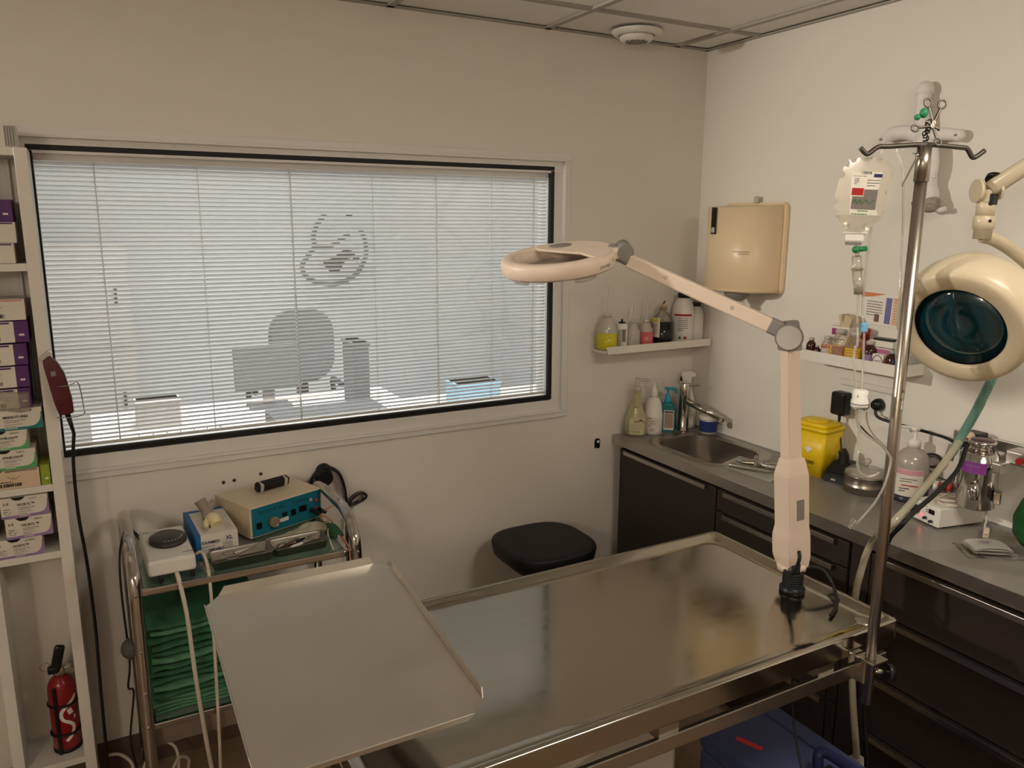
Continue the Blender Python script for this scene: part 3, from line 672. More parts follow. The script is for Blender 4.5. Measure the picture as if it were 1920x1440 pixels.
# 4 white trigger spray behind the tap
x, y = -.066, -.052; Mb = T(x, y, CT) @ RZ(facing(x, y)+PI/2)
t = thing('trigger_spray', 'white trigger spray bottle with a red stripe behind the tap', 'bottle', (x, y, CT))
obj('bottle_body', B(Mb).lathe([(.036, 0), (.042, .004), (.043, .06), (.037, .11), (.026, .15), (.018, .178), (.0165, .183)], 28, sy=.62), WHITE, t)
obj('trigger_head', B(Mb).lathe([(.018, .183), (.018, .2), (.015, .205)], 20).prism([(-.026, .222), (-.027, .241), (-.022, .248), (.024, .248), (.037, .232), (.031, .225), (.018, .226), (.014, .2), (-.013, .2)], .024, Matrix(((1, 0, 0, 0), (0, 0, -1, .012), (0, 1, 0, 0), (0, 0, 0, 1))), .003), WHITE, t)
obj('trigger', B(Mb).tube([(-.017, 0, .228), (-.026, 0, .218), (-.027, 0, .205)], .005, 8), BLACK, t)
Ml = Mb @ T(.002, -.0268, .065) @ RX(PI/2)
lb = label_on(t, Ml, .06, .10, PAPER); prints(lb, Ml @ T(0, 0, .001), [(-.012, .03, .034, 1, .005, .006), (-.012, .015, .036, 9, .0055, .0012)], GINK)
obj('red_stripe', B(Ml @ T(0, 0, .001)).prism([(-.03, -.048), (-.024, -.048), (-.008, .03), (-.016, .03)], .0005), RINK, lb)
# 5 blue jar with clear lid
x, y = -.048, -.175; Mb = T(x, y, CT)
t = thing('wipe_tub', 'small round tub with blue label at the back of the sink', 'tub', (x, y, CT))
obj('tub_body', B(Mb).lathe([(.032, 0), (.036, .003), (.037, .062), (.034, .066)], 32), MILKY, t)
obj('blue_label', B(Mb).lathe([(.0375, .01), (.038, .056)], 32, caps=False), BLUEL, t)
obj('tub_lid', B(Mb).lathe([(.038, .062), (.039, .064), (.039, .073), (.035, .077), (.0, .077)], 32, caps=False), WHITE, t)
# wall stopper, hook
tag(obj('door_stop', B().lathe([(.012, 0), (.012, .008), (.008, .011)], 20, T(0, -.255, CT+.045) @ RY(-PI/2)), mat('tan_plastic', (140, 120, 92), .5)), 'small round tan stopper on the wall above the sink rim', 'stopper')
hk = thing('wall_hook', 'small black and white adhesive hook on the wall left of the worktop', 'hook', (-.497, 0, .84))
obj('hook_plate', B(frame((-.497, -.0005, .86), (1, 0, 0), (0, 0, 1))).prism(rrect(.026, .046, .01, 4), .004, bev=.001), BLACK, hk)
obj('hook_ring', B(frame((-.496, -.006, .87), (1, 0, 0), (0, 0, 1))).lathe([(.006, 0), (.006, .002)], 16), PAPER, hk)
obj('hook_tip', B().tube([(-.508, -.006, .842), (-.497, -.014, .838), (-.487, -.016, .845)], .0035, 8), WHITE, hk)

# ================================================================== LEFT WALL LEDGE WITH BOTTLES
L0, L1, LZ = -.542, -.012, 1.257
sh = thing('picture_ledge', 'white wall ledge with a front lip holding lab bottles by the corner', 'shelf', ((L0+L1)/2, -.06, LZ))
obj('ledge_board', B().box(*span(L0, L1, -.12, -.001, LZ, LZ+.01), .0008), WHITEL, sh)
obj('front_lip', B().box(*span(L0, L1, -.122, -.113, LZ, LZ+.03), .0008), WHITEL, sh)
obj('back_plate', B().box(*span(L0, L1, -.008, -.001, LZ+.01, LZ+.075), .0008), WHITEL, sh)
LB = LZ+.0105
def wash_bottle(x, y, r, h, liq, lh, label, straight=True, lean=0):
    t = thing('wash_bottle', label, 'bottle', (x, y, LB), 'wash bottles on the wall ledge')
    prof = [(r*.9, 0), (r, .004), (r, h*.52), (r*.93, h*.62), (r*.5, h*.86), (r*.36, h*.88)]
    obj('bottle_body', B(T(x, y, LB)).lathe(prof, 28), MILKY, t)
    if liq: obj('liquid', B(T(x, y, LB)).lathe([(r*.9, .001), (r*1.004, .005), (r*1.004, lh)], 28), liq, t)
    obj('cap', B(T(x, y, LB)).lathe([(r*.42, h*.87), (r*.42, h*.97), (r*.3, h)], 20), MILKY, t)
    z = LB+h
    pts = [(x, y, z-.02), (x+.002, y, z+.05), (x+.006, y, z+.105)] if straight else [(x, y, z-.02), (x+.004, y, z+.03), (x+.002, y, z+.055), (x-.018, y-.01, z+.05), (x-.034, y-.02, z+.005)]
    obj('nozzle_tube', B().tube(pts, lambda u: .0034-.0013*u, 8), WHITE, t)
wash_bottle(-.503, -.058, .041, .148, LIQY, .068, 'largest wash bottle, half full of yellow liquid, left end of the ledge')
wash_bottle(-.372, -.055, .030, .112, None, 0, 'empty milky wash bottle with a bent spout on the ledge', False)
wash_bottle(-.306, -.055, .031, .112, LIQP, .062, 'wash bottle of pink liquid on the ledge', True)
# aerosol can
x, y = -.432, -.06; a = facing(x, y)
t = thing('spray_can', 'thin white aerosol can with dark print between wash bottles on the ledge', 'can', (x, y, LB))
obj('can_body', B(T(x, y, LB)).lathe([(.022, 0), (.0235, .002), (.0235, .092), (.021, .097), (.015, .102)], 28), WHITE, t)
obj('valve', B(T(x, y, LB)).lathe([(.014, .101), (.014, .107), (.004, .108), (.004, .118)], 16), BLACK, t)
Ml = T(x, y, LB) @ RZ(a+PI/2) @ T(0, -.0242, .045) @ RX(PI/2)
prints(t, Ml, [(-.014, .03, .014, 12, .006, .0022)], INK); obj('grey_panel', B(Ml @ T(.009, .01, 0)).prism(rrect(.014, .05, .002, 2), .0004), GINK, t)
# dark liquid bottle
x, y = -.222, -.058; a = facing(x, y); Mb = T(x, y, LB) @ RZ(a+PI/2)
t = thing('iodine_bottle', 'clear bottle of black liquid with a yellow label on the ledge', 'bottle', (x, y, LB))
obj('bottle_body', B(Mb).lathe([(.038, 0), (.042, .004), (.042, .105), (.036, .12), (.016, .138), (.013, .145)], 28), PET, t)
obj('liquid', B(Mb).lathe([(.038, .001), (.0423, .005), (.0423, .1)], 28), LIQD, t)
obj('stopper', B(Mb).lathe([(.0145, .143), (.0145, .166), (.01, .17)], 20), mat('tan_stopper', (196, 170, 140), .5), t)
obj('stopper_tape', B(Mb).torus((0, 0, .15), .0148, .0016, n=16, m=5).torus((.001, 0, .158), .0146, .0014, n=16, m=5).tube([(0, 0, .17), (.004, 0, .178), (.008, 0, .182)], .003, 6), mat('brown_tape', (96, 36, 26), .6), t)
obj('dip_straw', B(Mb).tube([(.004, .0, .15), (.006, 0, .1)], .003, 6), mat('yellow_straw', (196, 160, 60), .5), t)
lb = curved(t, x, y, .0428, LB+.035, LB+.115, a-1.25, a-.25, CARD)
Ml = T(x, y, LB) @ RZ(a-.75+PI/2) @ T(0, -.0438, .075) @ RX(PI/2)
obj('label_band', B(Ml @ T(0, .03, 0)).prism(rrect(.03, .014, .001, 2), .0004), mat('label_yellow', (214, 190, 50), .6), lb)
prints(lb, Ml, [(-.014, .012, .028, 7, .0065, .002)], INK)
# two white chemical bottles with black caps
def chem(x, y, r, h, label, lab_=True):
    a = facing(x, y); Mb = T(x, y, LB)
    t = thing('chemical_bottle', label, 'bottle', (x, y, LB))
    obj('bottle_body', B(Mb).lathe([(r*.92, 0), (r, .004), (r, h*.62), (r*.95, h*.72), (r*.7, h*.86), (r*.46, h*.9), (r*.46, h*.92)], 32), WHITE, t)
    obj('cap', B(Mb).lathe([(r*.55, h*.905), (r*.55, h*.99), (r*.48, h)], 24), BLACK, t)
    if lab_:
        Ml = T(x, y, LB) @ RZ(a+PI/2) @ T(0, -r-.0006, h*.33) @ RX(PI/2)
        curved(t, x, y, r+.0005, LB+h*.555, LB+h*.595, a-.85, a+.85, RINK, 'red_band')
        prints(t, Ml, [(-.02, h*.18, .04, 7, .0085, .0022)], INK)
        obj('hazard_diamond', B(Ml @ T(.012, -h*.2, 0)).prism([(-.008, 0), (0, -.008), (.008, 0), (0, .008)], .0005), RINK, t)
        obj('flame_mark', B(Ml @ T(-.01, -h*.2, 0)).prism([(-.005, -.005), (.005, -.005), (.003, .002), (0, .008), (-.003, .002)], .0005), INK, t)
chem(-.112, -.056, .046, .212, 'big white chemical bottle with red band and hazard diamond on the ledge')
chem(-.038, -.052, .034, .168, 'plain white bottle with black cap at the right end of the ledge', False)

# ================================================================== PAPER TOWEL DISPENSER
dp = thing('towel_dispenser', 'yellowed cream wall dispenser for paper towels in the room corner', 'towel dispenser', (-.1, -.34, 1.5))
D0, D1 = -.488, -.17      # along y
obj('wall_plate', B(frame((0, (D0+D1)/2, 1.672), (0, -1, 0), (0, 0, 1))).prism(rrect(D1-D0+.006, .345, .022, 5), .016, bev=.003), CREAM, dp)
t = bmesh.new(); n = 22
prof = []
for k in range(n+1):
    a = PI*k/n; prof.append((-.016-.165*math.sin(a)**.62 if 0 < k < n else -.016, (D0+D1)/2+.006+(D1-D0-.012)/2*math.cos(a)*-1))
vl = [t.verts.new((p[0], p[1], 1.512)) for p in prof]; vm = [t.verts.new((p[0]*.97, p[1], 1.50+.008)) for p in prof]; vu = [t.verts.new((p[0]*(1 if p[0] > -.06 else .98), p[1], 1.835-.012*max(0, (-p[0]-.03)/.15))) for p in prof]
for k in range(n):
    for A, C in ((vm, vl), (vl, vu)): f = t.faces.new((A[k], A[k+1], C[k+1], C[k])); f.smooth = True
t.faces.new(vm[::-1]); t.faces.new(vu); t.faces.new((vm[0], vl[0], vu[0], vu[n], vl[n], vm[n])[::1]) if False else None
b = B(); b.merge(t); obj('cover', b, CREAM, dp)
obj('seam_rim', B().tube([(p[0]*1.006-.0015, p[1], 1.516) for p in prof], .0035, 6, 1, raw=True), CREAM, dp)
def dface(ang, z):       # point on the curved cover
    k = ang*n; i = min(int(k), n-1); f = k-i; p0, p1 = prof[i], prof[i+1]; return V((p0[0]+(p1[0]-p0[0])*f, p0[1]+(p1[1]-p0[1])*f, z))
w0, w1 = dface(.60, 1.70), dface(.70, 1.70)
b = B(); b.grid(lambda u, v: dface(.55+.075*u, 1.725+.10*v)+V((-.0018, .001, 0)), 6, 4, .001); sw_ = obj('level_window', b, mat('smoke_window', (40, 34, 30), .15), dp)
b = B(); b.grid(lambda u, v: dface(.56+.05*u, 1.73+.02*v)+V((-.0032, .0015, 0)), 4, 2, .0006); obj('brand_sticker', b, PAPER, sw_)
obj('lock_tab', B().box((-.02, -.34, 1.855), (.012, .022, .026), .004), LGREY, dp)
b = B(); bars(b, frame(dface(.3, 1.66)+V((-.002, -.001, 0)), dface(.4, 1)-dface(.2, 1), (0, 0, 1)), -.03, 0, .06, 2, .008, .003, 5); obj('worn_print', b, mat('faded_print', (168, 146, 112), .6), dp)
obj('paper_outlet', B(T(-.10, -.345, 1.508)).lathe([(.052, 0), (.049, -.014), (.038, -.03), (.026, -.036)], 28, sx=.9), GREYP, dp)
t = bmesh.new(); rd = random.Random(3); pr = []
for k in range(40):
    a = 2*PI*k/40; r = .024+.008*(k % 2)+rd.uniform(-.002, .002); pr.append((t.verts.new((-.10+.6*r*math.cos(a), -.345+.6*r*math.sin(a), 1.475)), t.verts.new((-.10+r*math.cos(a), -.345+r*math.sin(a), 1.462-.01*rd.random()))))
for k in range(40): f = t.faces.new((pr[k][0], pr[(k+1) % 40][0], pr[(k+1) % 40][1], pr[k][1]))
b = B(); b.merge(t); obj('paper_end', b, PAPER, dp)

# ================================================================== RIGHT WALL LEDGE WITH VIALS
RY0, RY1, RZL = -1.078, -.688, 1.295
sh = thing('picture_ledge', 'white wall ledge full of medicine vials and boxes behind the infusion bottle', 'shelf', (-.06, (RY0+RY1)/2, RZL))
obj('ledge_board', B().box(*span(-.12, -.001, RY0, RY1, RZL, RZL+.01), .0008), WHITEL, sh)
obj('front_lip', B().box(*span(-.122, -.113, RY0, RY1, RZL, RZL+.037), .0008), WHITEL, sh)
obj('back_plate', B().box(*span(-.008, -.001, RY0, RY1, RZL+.01, RZL+.06), .0008), WHITEL, sh)
obj('end_cap', B().box(*span(-.122, -.001, RY0-.008, RY0, RZL, RZL+.037), .0008), WHITEL, sh)
RB = RZL+.0105
def vial(x, y, r, h, body, label, lbl=None, cap=LGREY, fill=None):
    h *= 1.3; t = thing('medicine_vial', label, 'vial', (x, y, RB), 'medicine vials on the right wall ledge')
    obj('glass_body', B(T(x, y, RB)).lathe([(r*.9, 0), (r, .003), (r, h*.6), (r*.8, h*.74), (r*.42, h*.84), (r*.42, h*.88)], 24), body, t)
    if fill: obj('liquid', B(T(x, y, RB)).lathe([(r*.9, .001), (r*1.004, .004), (r*1.004, h*.5)], 24), fill, t)
    obj('crimp_cap', B(T(x, y, RB)).lathe([(r*.55, h*.86), (r*.55, h*.98), (r*.48, h)], 20), cap, t)
    if lbl:
        a = facing(x, y); lb = curved(t, x, y, r+.0006, RB+h*.2, RB+h*.5, a-.9, a+.5, lbl)
        Ml = T(x, y, RB) @ RZ(a+PI/2-.2) @ T(0, -r-.0012, h*.35) @ RX(PI/2); prints(lb, Ml, [(-r*.7, h*.08, r*1.3, 3, h*.08, h*.025)], GINK)
vial(-.09, -.712, .017, .052, AMBER, 'small dark vial at the left end of the right wall ledge', cap=LGREY)
vial(-.098, -.745, .012, .035, AMBER, 'tiny brown vial right of the small dark vial on the ledge', CARD)
vial(-.088, -.778, .021, .062, PET, 'clear vial with white label beside the orange box on the ledge', CARD)
vial(-.078, -.822, .031, .084, PET, 'left one of two yellow liquid vials on the right ledge', mat('rust_label', (168, 120, 92), .6), fill=YLIQ)
vial(-.080, -.882, .031, .084, PET, 'right one of two yellow liquid vials on the right ledge', mat('yellow_label', (224, 176, 40), .6), fill=YLIQ)
vial(-.082, -.942, .023, .066, AMBER, 'dark red-brown vial between yellow vials and white boxes on the ledge', LILAC)
vial(-.09, -1.035, .024, .052, AMBER, 'squat brown vial with silver cap near the right ledge end', cap=LGREY)
vial(-.035, -1.03, .02, .085, PET, 'slim clear vial at the back of the right ledge', cap=WHITE)
def carton(x, y, z, d, m, label, top=None, name='medicine_box', rz=0):
    t = thing(name, label, 'box', (x, y, z)); Mb = T(x, y, z) @ RZ(rz); obj('carton', B(Mb).box((0, 0, d[2]/2), d, .001), m, t); return t, Mb
t, Mb = carton(-.05, -.765, RB, (.045, .05, .045), ORANGE, 'small orange and white carton at the left of the right ledge')
t, Mb = carton(-.04, -.805, RB, (.05, .075, .115), CARD, 'open white medicine carton with purple logo on the right ledge')
Ml = Mb @ T(-.0255, .0, .075) @ frame((0, 0, 0), (0, -1, 0), (0, 0, 1))
obj('purple_logo', B(Ml @ T(-.02, .022, 0)).prism(rrect(.022, .022, .001, 2), .0004), MAG, t); prints(t, Ml, [(0, .025, .03, 2, .008, .002), (-.03, -.005, .05, 2, .008, .003)], GINK)
obj('open_flap', B(Mb).box((0, .0, .135), (.045, .03, .045), .001, T(0, .01, 0) @ RX(.25)).box((.01, -.03, .128), (.04, .012, .05), .001, RX(-.3)), mat('kraft_card', (196, 178, 150), .7), t)
obj('inner_leaflet', B(Mb).box((.0, -.035, .1), (.04, .006, .08), .001, RX(-.15)), mat('grey_brown_card', (150, 130, 112), .7), t)
tg = tag(obj('red_cap_tube', B().cyl((-.03, -.875, RB), (-.03, -.875, RB+.085), .014).cyl((-.03, -.88, RB+.082), (-.035, -.886, RB+.115), .015), mat('crimson_plastic', (150, 24, 34), .4)), 'red capped tube standing behind the yellow vials', 'tube')
t, Mb = carton(-.05, -.985, RB, (.05, .06, .066), CARD, 'white box with a dark arched label and a purple edge on the right ledge')
Ml = Mb @ T(-.0255, 0, .03) @ frame((0, 0, 0), (0, -1, 0), (0, 0, 1))
obj('purple_band', B(Ml @ T(0, .025, 0)).prism(rrect(.06, .016, .001, 2), .0005), mat('rose_band', (170, 96, 130), .6), t)
t2, M2 = carton(-.092, -.99, RB, (.026, .04, .05), CARD, 'small white box with arched dark frame in front on the right ledge')
M2l = M2 @ T(-.0135, 0, .02) @ frame((0, 0, 0), (0, -1, 0), (0, 0, 1))
obj('arch_frame', B(M2l).tube([(-.018, -.016, 0), (-.018, .008, 0), (-.01, .022, 0), (0, .026, 0), (.01, .022, 0), (.018, .008, 0), (.018, -.016, 0)], .0012, 6), mat('plum_ink', (96, 40, 62), .6), t2); prints(t2, M2l, [(-.012, .008, .024, 4, .006, .002)], INK)
t3 = thing('tablet_box', 'flat white box with dark strip lying on top of the boxes on the ledge', 'box', (-.05, -.975, RB+.068)); obj('carton', B().box((-.05, -.975, RB+.079), (.05, .085, .02), .001), CARD, t3); obj('dark_strip', B().box((-.05, -.975, RB+.0925), (.035, .07, .006), .001), BLACK, t3)
t4 = thing('pill_bottle', 'white round pill tub with blue side at the near ledge end', 'tub', (-.06, -1.065+.0, RB))
obj('tub_body', B(frame((-.062, -1.045, RB+.048), (0, -1, 0), (0, 0, 1))).lathe([(.044, -.03), (.046, -.025), (.046, .02), (.042, .026)], 28, RY(.0)), LGREY, t4) if False else None
obj('blue_disc', B(T(-.10, -1.052, RB+.046) @ RX(PI/2) @ RY(.5)).lathe([(.044, 0), (.046, .003), (.046, .01), (.04, .013)], 32, sx=.6), SKY, t4)
obj('tub_body', B().box((-.055, -1.052, RB+.03), (.07, .04, .058), .006), LGREY, t4)
# wall card with coloured columns
wc = thing('wall_chart', 'small printed card with orange, purple and pink columns on the right wall', 'card', (0, -.91, 1.44))
Mw = frame((-.0015, -.905, 1.487), (0, -1, 0), (0, 0, 1)) @ RZ(-.03)
obj('card_sheet', B(Mw).prism(rrect(.155, .105, .002, 2), .0008), PAPER, wc)
Mw = Mw @ T(0, 0, .001)
obj('orange_corner', B(Mw).prism([(-.076, .052), (.02, .052), (-.03, .04), (-.076, .034)], .0003), ORANGE, wc)
obj('purple_column', B(Mw @ T(.032, -.002, 0)).prism(rrect(.022, .086, .001, 2), .0003), mat('periwinkle_ink', (110, 108, 158), .6), wc)
obj('pink_column', B(Mw @ T(.06, -.002, 0)).prism(rrect(.026, .09, .001, 2), .0003), mat('salmon_ink', (226, 180, 150), .6), wc)
prints(wc, Mw @ T(0, 0, .0005), [(-.05, .022, .06, 6, .009, .003), (.054, .036, .014, 9, .009, .0022)], GINK)
obj('photo_spot', B(Mw).prism(rrect(.018, .026, .002, 2, -.008, -.03), .0004), mat('brown_ink', (120, 88, 74), .6), wc)
# ================================================================== SOCKETS, PLUGS
sp = thing('socket_strip', 'white triple wall socket plate above the yellow bin', 'socket', (0, -.88, 1.12))
obj('plate', B().box((-.006, -.885, 1.172), (.012, .20, .078), .003), WHITE, sp)
for k in range(3):
    s = obj('socket', B(T(-.012, -.82-.065*k, 1.17) @ RY(-PI/2)).lathe([(.024, 0), (.024, .003), (.02, .003), (.019, .001)], 24), WHITE, sp)
obj('trunking', B().box((-.005, -.885, 1.222), (.01, .21, .02), .002), WHITE, sp)
ad = thing('power_adapter', 'black plug-in power adapter hanging in the left socket', 'adapter', (-.03, -.815, 1.12))
obj('adapter_body', B().box((-.034, -.812, 1.15), (.044, .056, .082), .008), BLACK, ad)
obj('strain_relief', B().cyl((-.036, -.812, 1.11), (-.036, -.813, 1.085), .006, .004), BLACK, ad)
obj('adapter_cord', B().tube([(-.036, -.813, 1.086), (-.04, -.83, 1.02), (-.05, -.85, .96), (-.058, -.86, CT+.06)], .0025, 6), BLACK, ad)
pg = thing('power_plug', 'black round power plug with thick cable in the right socket', 'plug', (-.02, -.95, 1.17))
obj('plug_body', B(T(-.0155, -.95, 1.172) @ RY(-PI/2)).lathe([(.021, 0), (.021, .012), (.016, .026), (.008, .03)], 24), BLACK, pg)
obj('cable', B().tube([(-.035, -.95, 1.158), (-.04, -.965, 1.135), (-.03, -1.02, 1.125), (-.02, -1.12, 1.12), (-.02, -1.2, 1.115), (-.03, -1.25, 1.10)], .005, 8), BLACK, pg)
p2_ = thing('power_plug', 'black plug in the middle socket behind the drip regulator', 'plug', (-.02, -.885, 1.17))
obj('plug_body', B(T(-.0155, -.885, 1.165) @ RY(-PI/2)).lathe([(.022, 0), (.022, .014), (.015, .028)], 24), BLACK, p2_)
obj('cable', B().tube([(-.04, -.885, 1.155), (-.045, -.89, 1.11), (-.03, -.92, 1.07), (-.015, -.97, 1.035), (-.008, -1.03, .99), (-.005, -1.10, .95), (-.005, -1.19, .925)], .003, 6), BLACK, p2_)

# ================================================================== MAGNIFIER LAMP STANDING ON THE TABLE
ml = thing('magnifier_lamp', 'cream magnifying lamp with folding arm clamped at the table corner', 'lamp', (-.80, -1.315, TZ-.0135))
fb = V((-.795, -1.312, TZ-.0135))
obj('foot', B(T(*fb)).lathe([(.032, 0), (.032, .012), (.02, .016), (.016, .05), (.016, .075)], 28), BLACK, ml)
b = B()
pts = [fb+V((.0225*math.cos(k*.7), .0225*math.sin(k*.7), .012+.045*k/60)) for k in range(60)]
b.tube(pts, .0045, 8, 1, raw=True)
b.tube([fb+V((.02, 0, .058)), fb+V((.06, -.02, .06)), fb+V((.075, -.045, .045)), fb+V((.06, -.085, .016)), fb+V((.02, -.12, .006)), fb+V((-.03, -.145, .006))], .0045, 8)
b.tube([fb+V((-.02, -.01, .055)), fb+V((-.03, -.03, .075)), fb+V((-.03, -.04, .11)), fb+V((-.022, -.03, .125))], .0045, 8)
obj('coiled_cable', b, BLACKR, ml)
ax0 = V((-.779, -1.29, .905)); ax1 = V((-.852, -1.29, 1.515))
dirv = (ax1-ax0).normalized(); vdir = V((CAM.x-ax0.x, CAM.y-ax0.y, 0)).normalized(); side = dirv.cross(vdir).normalized()
Mc = Matrix(((side.x, vdir.x, dirv.x, ax0.x), (side.y, vdir.y, dirv.y, ax0.y), (side.z, vdir.z, dirv.z, ax0.z), (0, 0, 0, 1))) @ RZ(-.7)
def taper(M, secs):     # stacked rectangles (z, x0, x1, y0, y1)
    t = bmesh.new(); L_ = [[t.verts.new(p) for p in ((x0, y0, z), (x1, y0, z), (x1, y1, z), (x0, y1, z))] for z, x0, x1, y0, y1 in secs]
    for a, c in zip(L_, L_[1:]):
        for k in range(4): t.faces.new((a[k], a[(k+1) % 4], c[(k+1) % 4], c[k]))
    t.faces.new(L_[0][::-1]); t.faces.new(L_[-1]); bmesh.ops.bevel(t, geom=t.edges[:], offset=.003, segments=2, affect='EDGES')
    b = B(M); b.merge(t); return b
lo = obj('lower_housing', taper(Mc, [(-.012, -.026, .03, -.03, .03), (.02, -.034, .034, -.036, .034), (.075, -.034, .034, -.036, .034), (.105, -.030, .032, -.03, .032), (.245, -.030, .032, -.03, .032), (.29, -.02, .026, -.02, .024)]), PINKARM, ml)
obj('badge', B(Mc @ T(.003, .0325, .155)).box((0, 0, 0), (.022, .0012, .055), .0003), GREYP, lo)
obj('base_cap', B(Mc).lathe([(.036, -.02), (.038, -.008), (.034, .0)], 28), PINKARM, ml)
obj('upright_arm', taper(Mc, [(.27, -.019, .02, -.019, .02), (.50, -.0165, .0185, -.0165, .0185), (.572, -.0165, .0185, -.0165, .0185)]), PINKARM, ml)
el = ax0+dirv*.60
j2 = at(1160, 480, 2.0); j1 = el+V((-.012, .008, .012))
ad_ = (j2-j1).normalized()
obj('elbow_joint', B().cyl(el-vdir*.034, el+vdir*.022, .029, n=28).cyl(el+vdir*.022, el+vdir*.028, .033, .031, 28), GREYP, ml)
obj('elbow_socket', taper(Mc @ T(0, 0, 0), [(.565, -.021, .023, -.021, .022), (.61, -.016, .034, -.03, .0), (.635, -.006, .036, -.03, -.006)]), GREYP, ml)
obj('elbow_knob', B().cyl(el+vdir*.028-side*.0, el+vdir*.040, .030, .027, 28), LGREY, ml)
zz = ad_.cross(vdir).normalized(); yy = zz.cross(ad_).normalized()
Ma = Matrix(((ad_.x, yy.x, zz.x, j1.x), (ad_.y, yy.y, zz.y, j1.y), (ad_.z, yy.z, zz.z, j1.z), (0, 0, 0, 1))); AL = (j2-j1).length
arm = obj('upper_arm', B(Ma).box((AL/2-.003, 0, 0), (AL-.05, .03, .035), .004), PINKARM, ml)
for q in (.3, .7): obj('arm_screw', B(Ma @ T(AL*q, .0152, .002) @ RX(-PI/2)).lathe([(.005, 0), (.004, .0012)], 14), LGREY, arm)
obj('arm_fork', B(Ma).box((.022, 0, 0), (.036, .032, .038), .006), GREYP, ml)
obj('head_joint', B(Ma).box((AL-.012, 0, .002), (.045, .034, .03), .008).ball((AL+.014, 0, .006), .024, (1, .8, .8)), GREYP, ml)
# oval head
hc = at(1047, 489, 2.0); N_ = (V((0, 0, 1))+.23*V((CAM.x-hc.x, CAM.y-hc.y, 0)).normalized()-.10*_r).normalized()
hx = (j2-hc); hx = (hx-N_*hx.dot(N_)).normalized(); hy = N_.cross(hx)
Mh = Matrix(((hx.x, hy.x, N_.x, hc.x), (hx.y, hy.y, N_.y, hc.y), (hx.z, hy.z, N_.z, hc.z), (0, 0, 0, 1)))
OA, OB_ = .146, .112
def oval(a, c, z, n=48): return [(a*math.cos(2*PI*k/n), c*math.sin(2*PI*k/n), z) for k in range(n)]
t = bmesh.new(); secs = [(OA-.006, OB_-.006, -.022), (OA, OB_, -.016), (OA, OB_, .012), (OA-.006, OB_-.006, .018), (OA-.03, OB_-.026, .019), (OA-.036, OB_-.032, .014), (OA-.05, OB_-.045, -.016)]
L_ = [[t.verts.new(p) for p in oval(*s_)] for s_ in secs]
for a, c in zip(L_, L_[1:]):
    for k in range(48): f = t.faces.new((a[k], a[(k+1) % 48], c[(k+1) % 48], c[k])); f.smooth = True
for k in range(48): t.faces.new((L_[0][k], L_[-1][k], L_[-1][(k+1) % 48], L_[0][(k+1) % 48]))
b = B(Mh); b.merge(t); hd = obj('lamp_head', b, PINKARM, ml)
b = B(Mh); b.lathe([(.095, -.012), (.09, -.009), (.0, -.006)], 40, caps=False, sx=1, sy=.72); obj('lens', b, GLASSJ, hd)
obj('lens_cover', B(Mh).lathe([(.094, -.0155), (.094, -.0135), (0, -.0132)], 40, sx=1, sy=.7), PINKARM, hd)
obj('top_deck', B(Mh).prism([(.03, .104), (.075, .094), (.115, .07), (.137, .03), (.14, 0), (.13, -.04), (.105, -.072), (.085, -.075), (.055, -.02), (.0, .02), (-.05, .06), (-.055, .1)], .006, T(0, 0, .0145), .002), PINKARM, hd)
obj('badge_disc', B(Mh).lathe([(.026, .0), (.026, .0015), (.022, .002)], 28, T(.012, .068, .0205), sx=1.15, sy=.75), GREYP, hd)
obj('neck', B(Mh).box((OA-.006, 0, .006), (.04, .05, .028), .008), PINKARM, hd); obj('neck_knuckle', B(Mh).cyl((OA+.022, -.026, .008), (OA+.022, .026, .008), .021, n=24), GREYP, hd)
text('Derungs', .012, Mh @ T(OA*.74, -OB_*.74, -.006) @ RZ(.8) @ RX(PI/2), INK, hd, align='CENTER')
obj('orange_mark', B(Mh @ T(OA*.9, -OB_*.5, .004) @ RZ(1.1) @ RX(PI/2)).box((0, 0, 0), (.003, .008, .0006)), ORANGE, hd)
for a in (-1.05, -2.6):
    b = B(); b.tube([Mh @ V((OA*.82*math.cos(a+d), OB_*.82*math.sin(a+d), -.026-.006*math.cos(d*4))) for d in (-.25, -.12, 0, .12, .25)], .006, 6); obj('tube_holder', b, TUBE, hd)

# ================================================================== SURGICAL LIGHT ON WALL ARM
sg = thing('surgical_light', 'round cream surgical lamp with dark teal glass on a jointed arm at right', 'lamp', at(1812, 600, 1.75))
gc = at(1797, 617, 1.66); bc_ = at(1826, 585, 1.82)
# aim: face towards lower-left front
Nf = (-_f*.49-_r*.715-_u*.56).normalized()
ux = (_r-Nf*_r.dot(Nf)).normalized(); uy = Nf.cross(ux)
Ms = Matrix(((ux.x, uy.x, Nf.x, gc.x), (ux.y, uy.y, Nf.y, gc.y), (ux.z, uy.z, Nf.z, gc.z), (0, 0, 0, 1)))
obj('dome', B(Ms).lathe([(.12, .0), (.126, -.001), (.133, -.008), (.138, -.03), (.136, -.07), (.124, -.11), (.085, -.15), (.04, -.165), (.0, -.168)], 56, caps=False), IVORY, sg)
fr = obj('front_ring', B(Ms).lathe([(.136, -.012), (.131, .0), (.12, .003), (.096, .002), (.092, -.003), (.0915, -.02)], 56, caps=False), IVORY, sg)
obj('inner_seal', B(Ms).lathe([(.0917, -.005), (.0917, -.018), (.087, -.02)], 56, caps=False), BLACK, fr)
obj('glass_disc', B(Ms).lathe([(.0912, -.014), (.0912, -.012), (.05, -.009), (.0, -.008)], 48), LENS, fr)
rf = obj('reflector', B(Ms).lathe([(.10, -.022), (.095, -.06), (.07, -.1), (.035, -.12), (.0, -.125)], 24, caps=False), LENSD, sg)
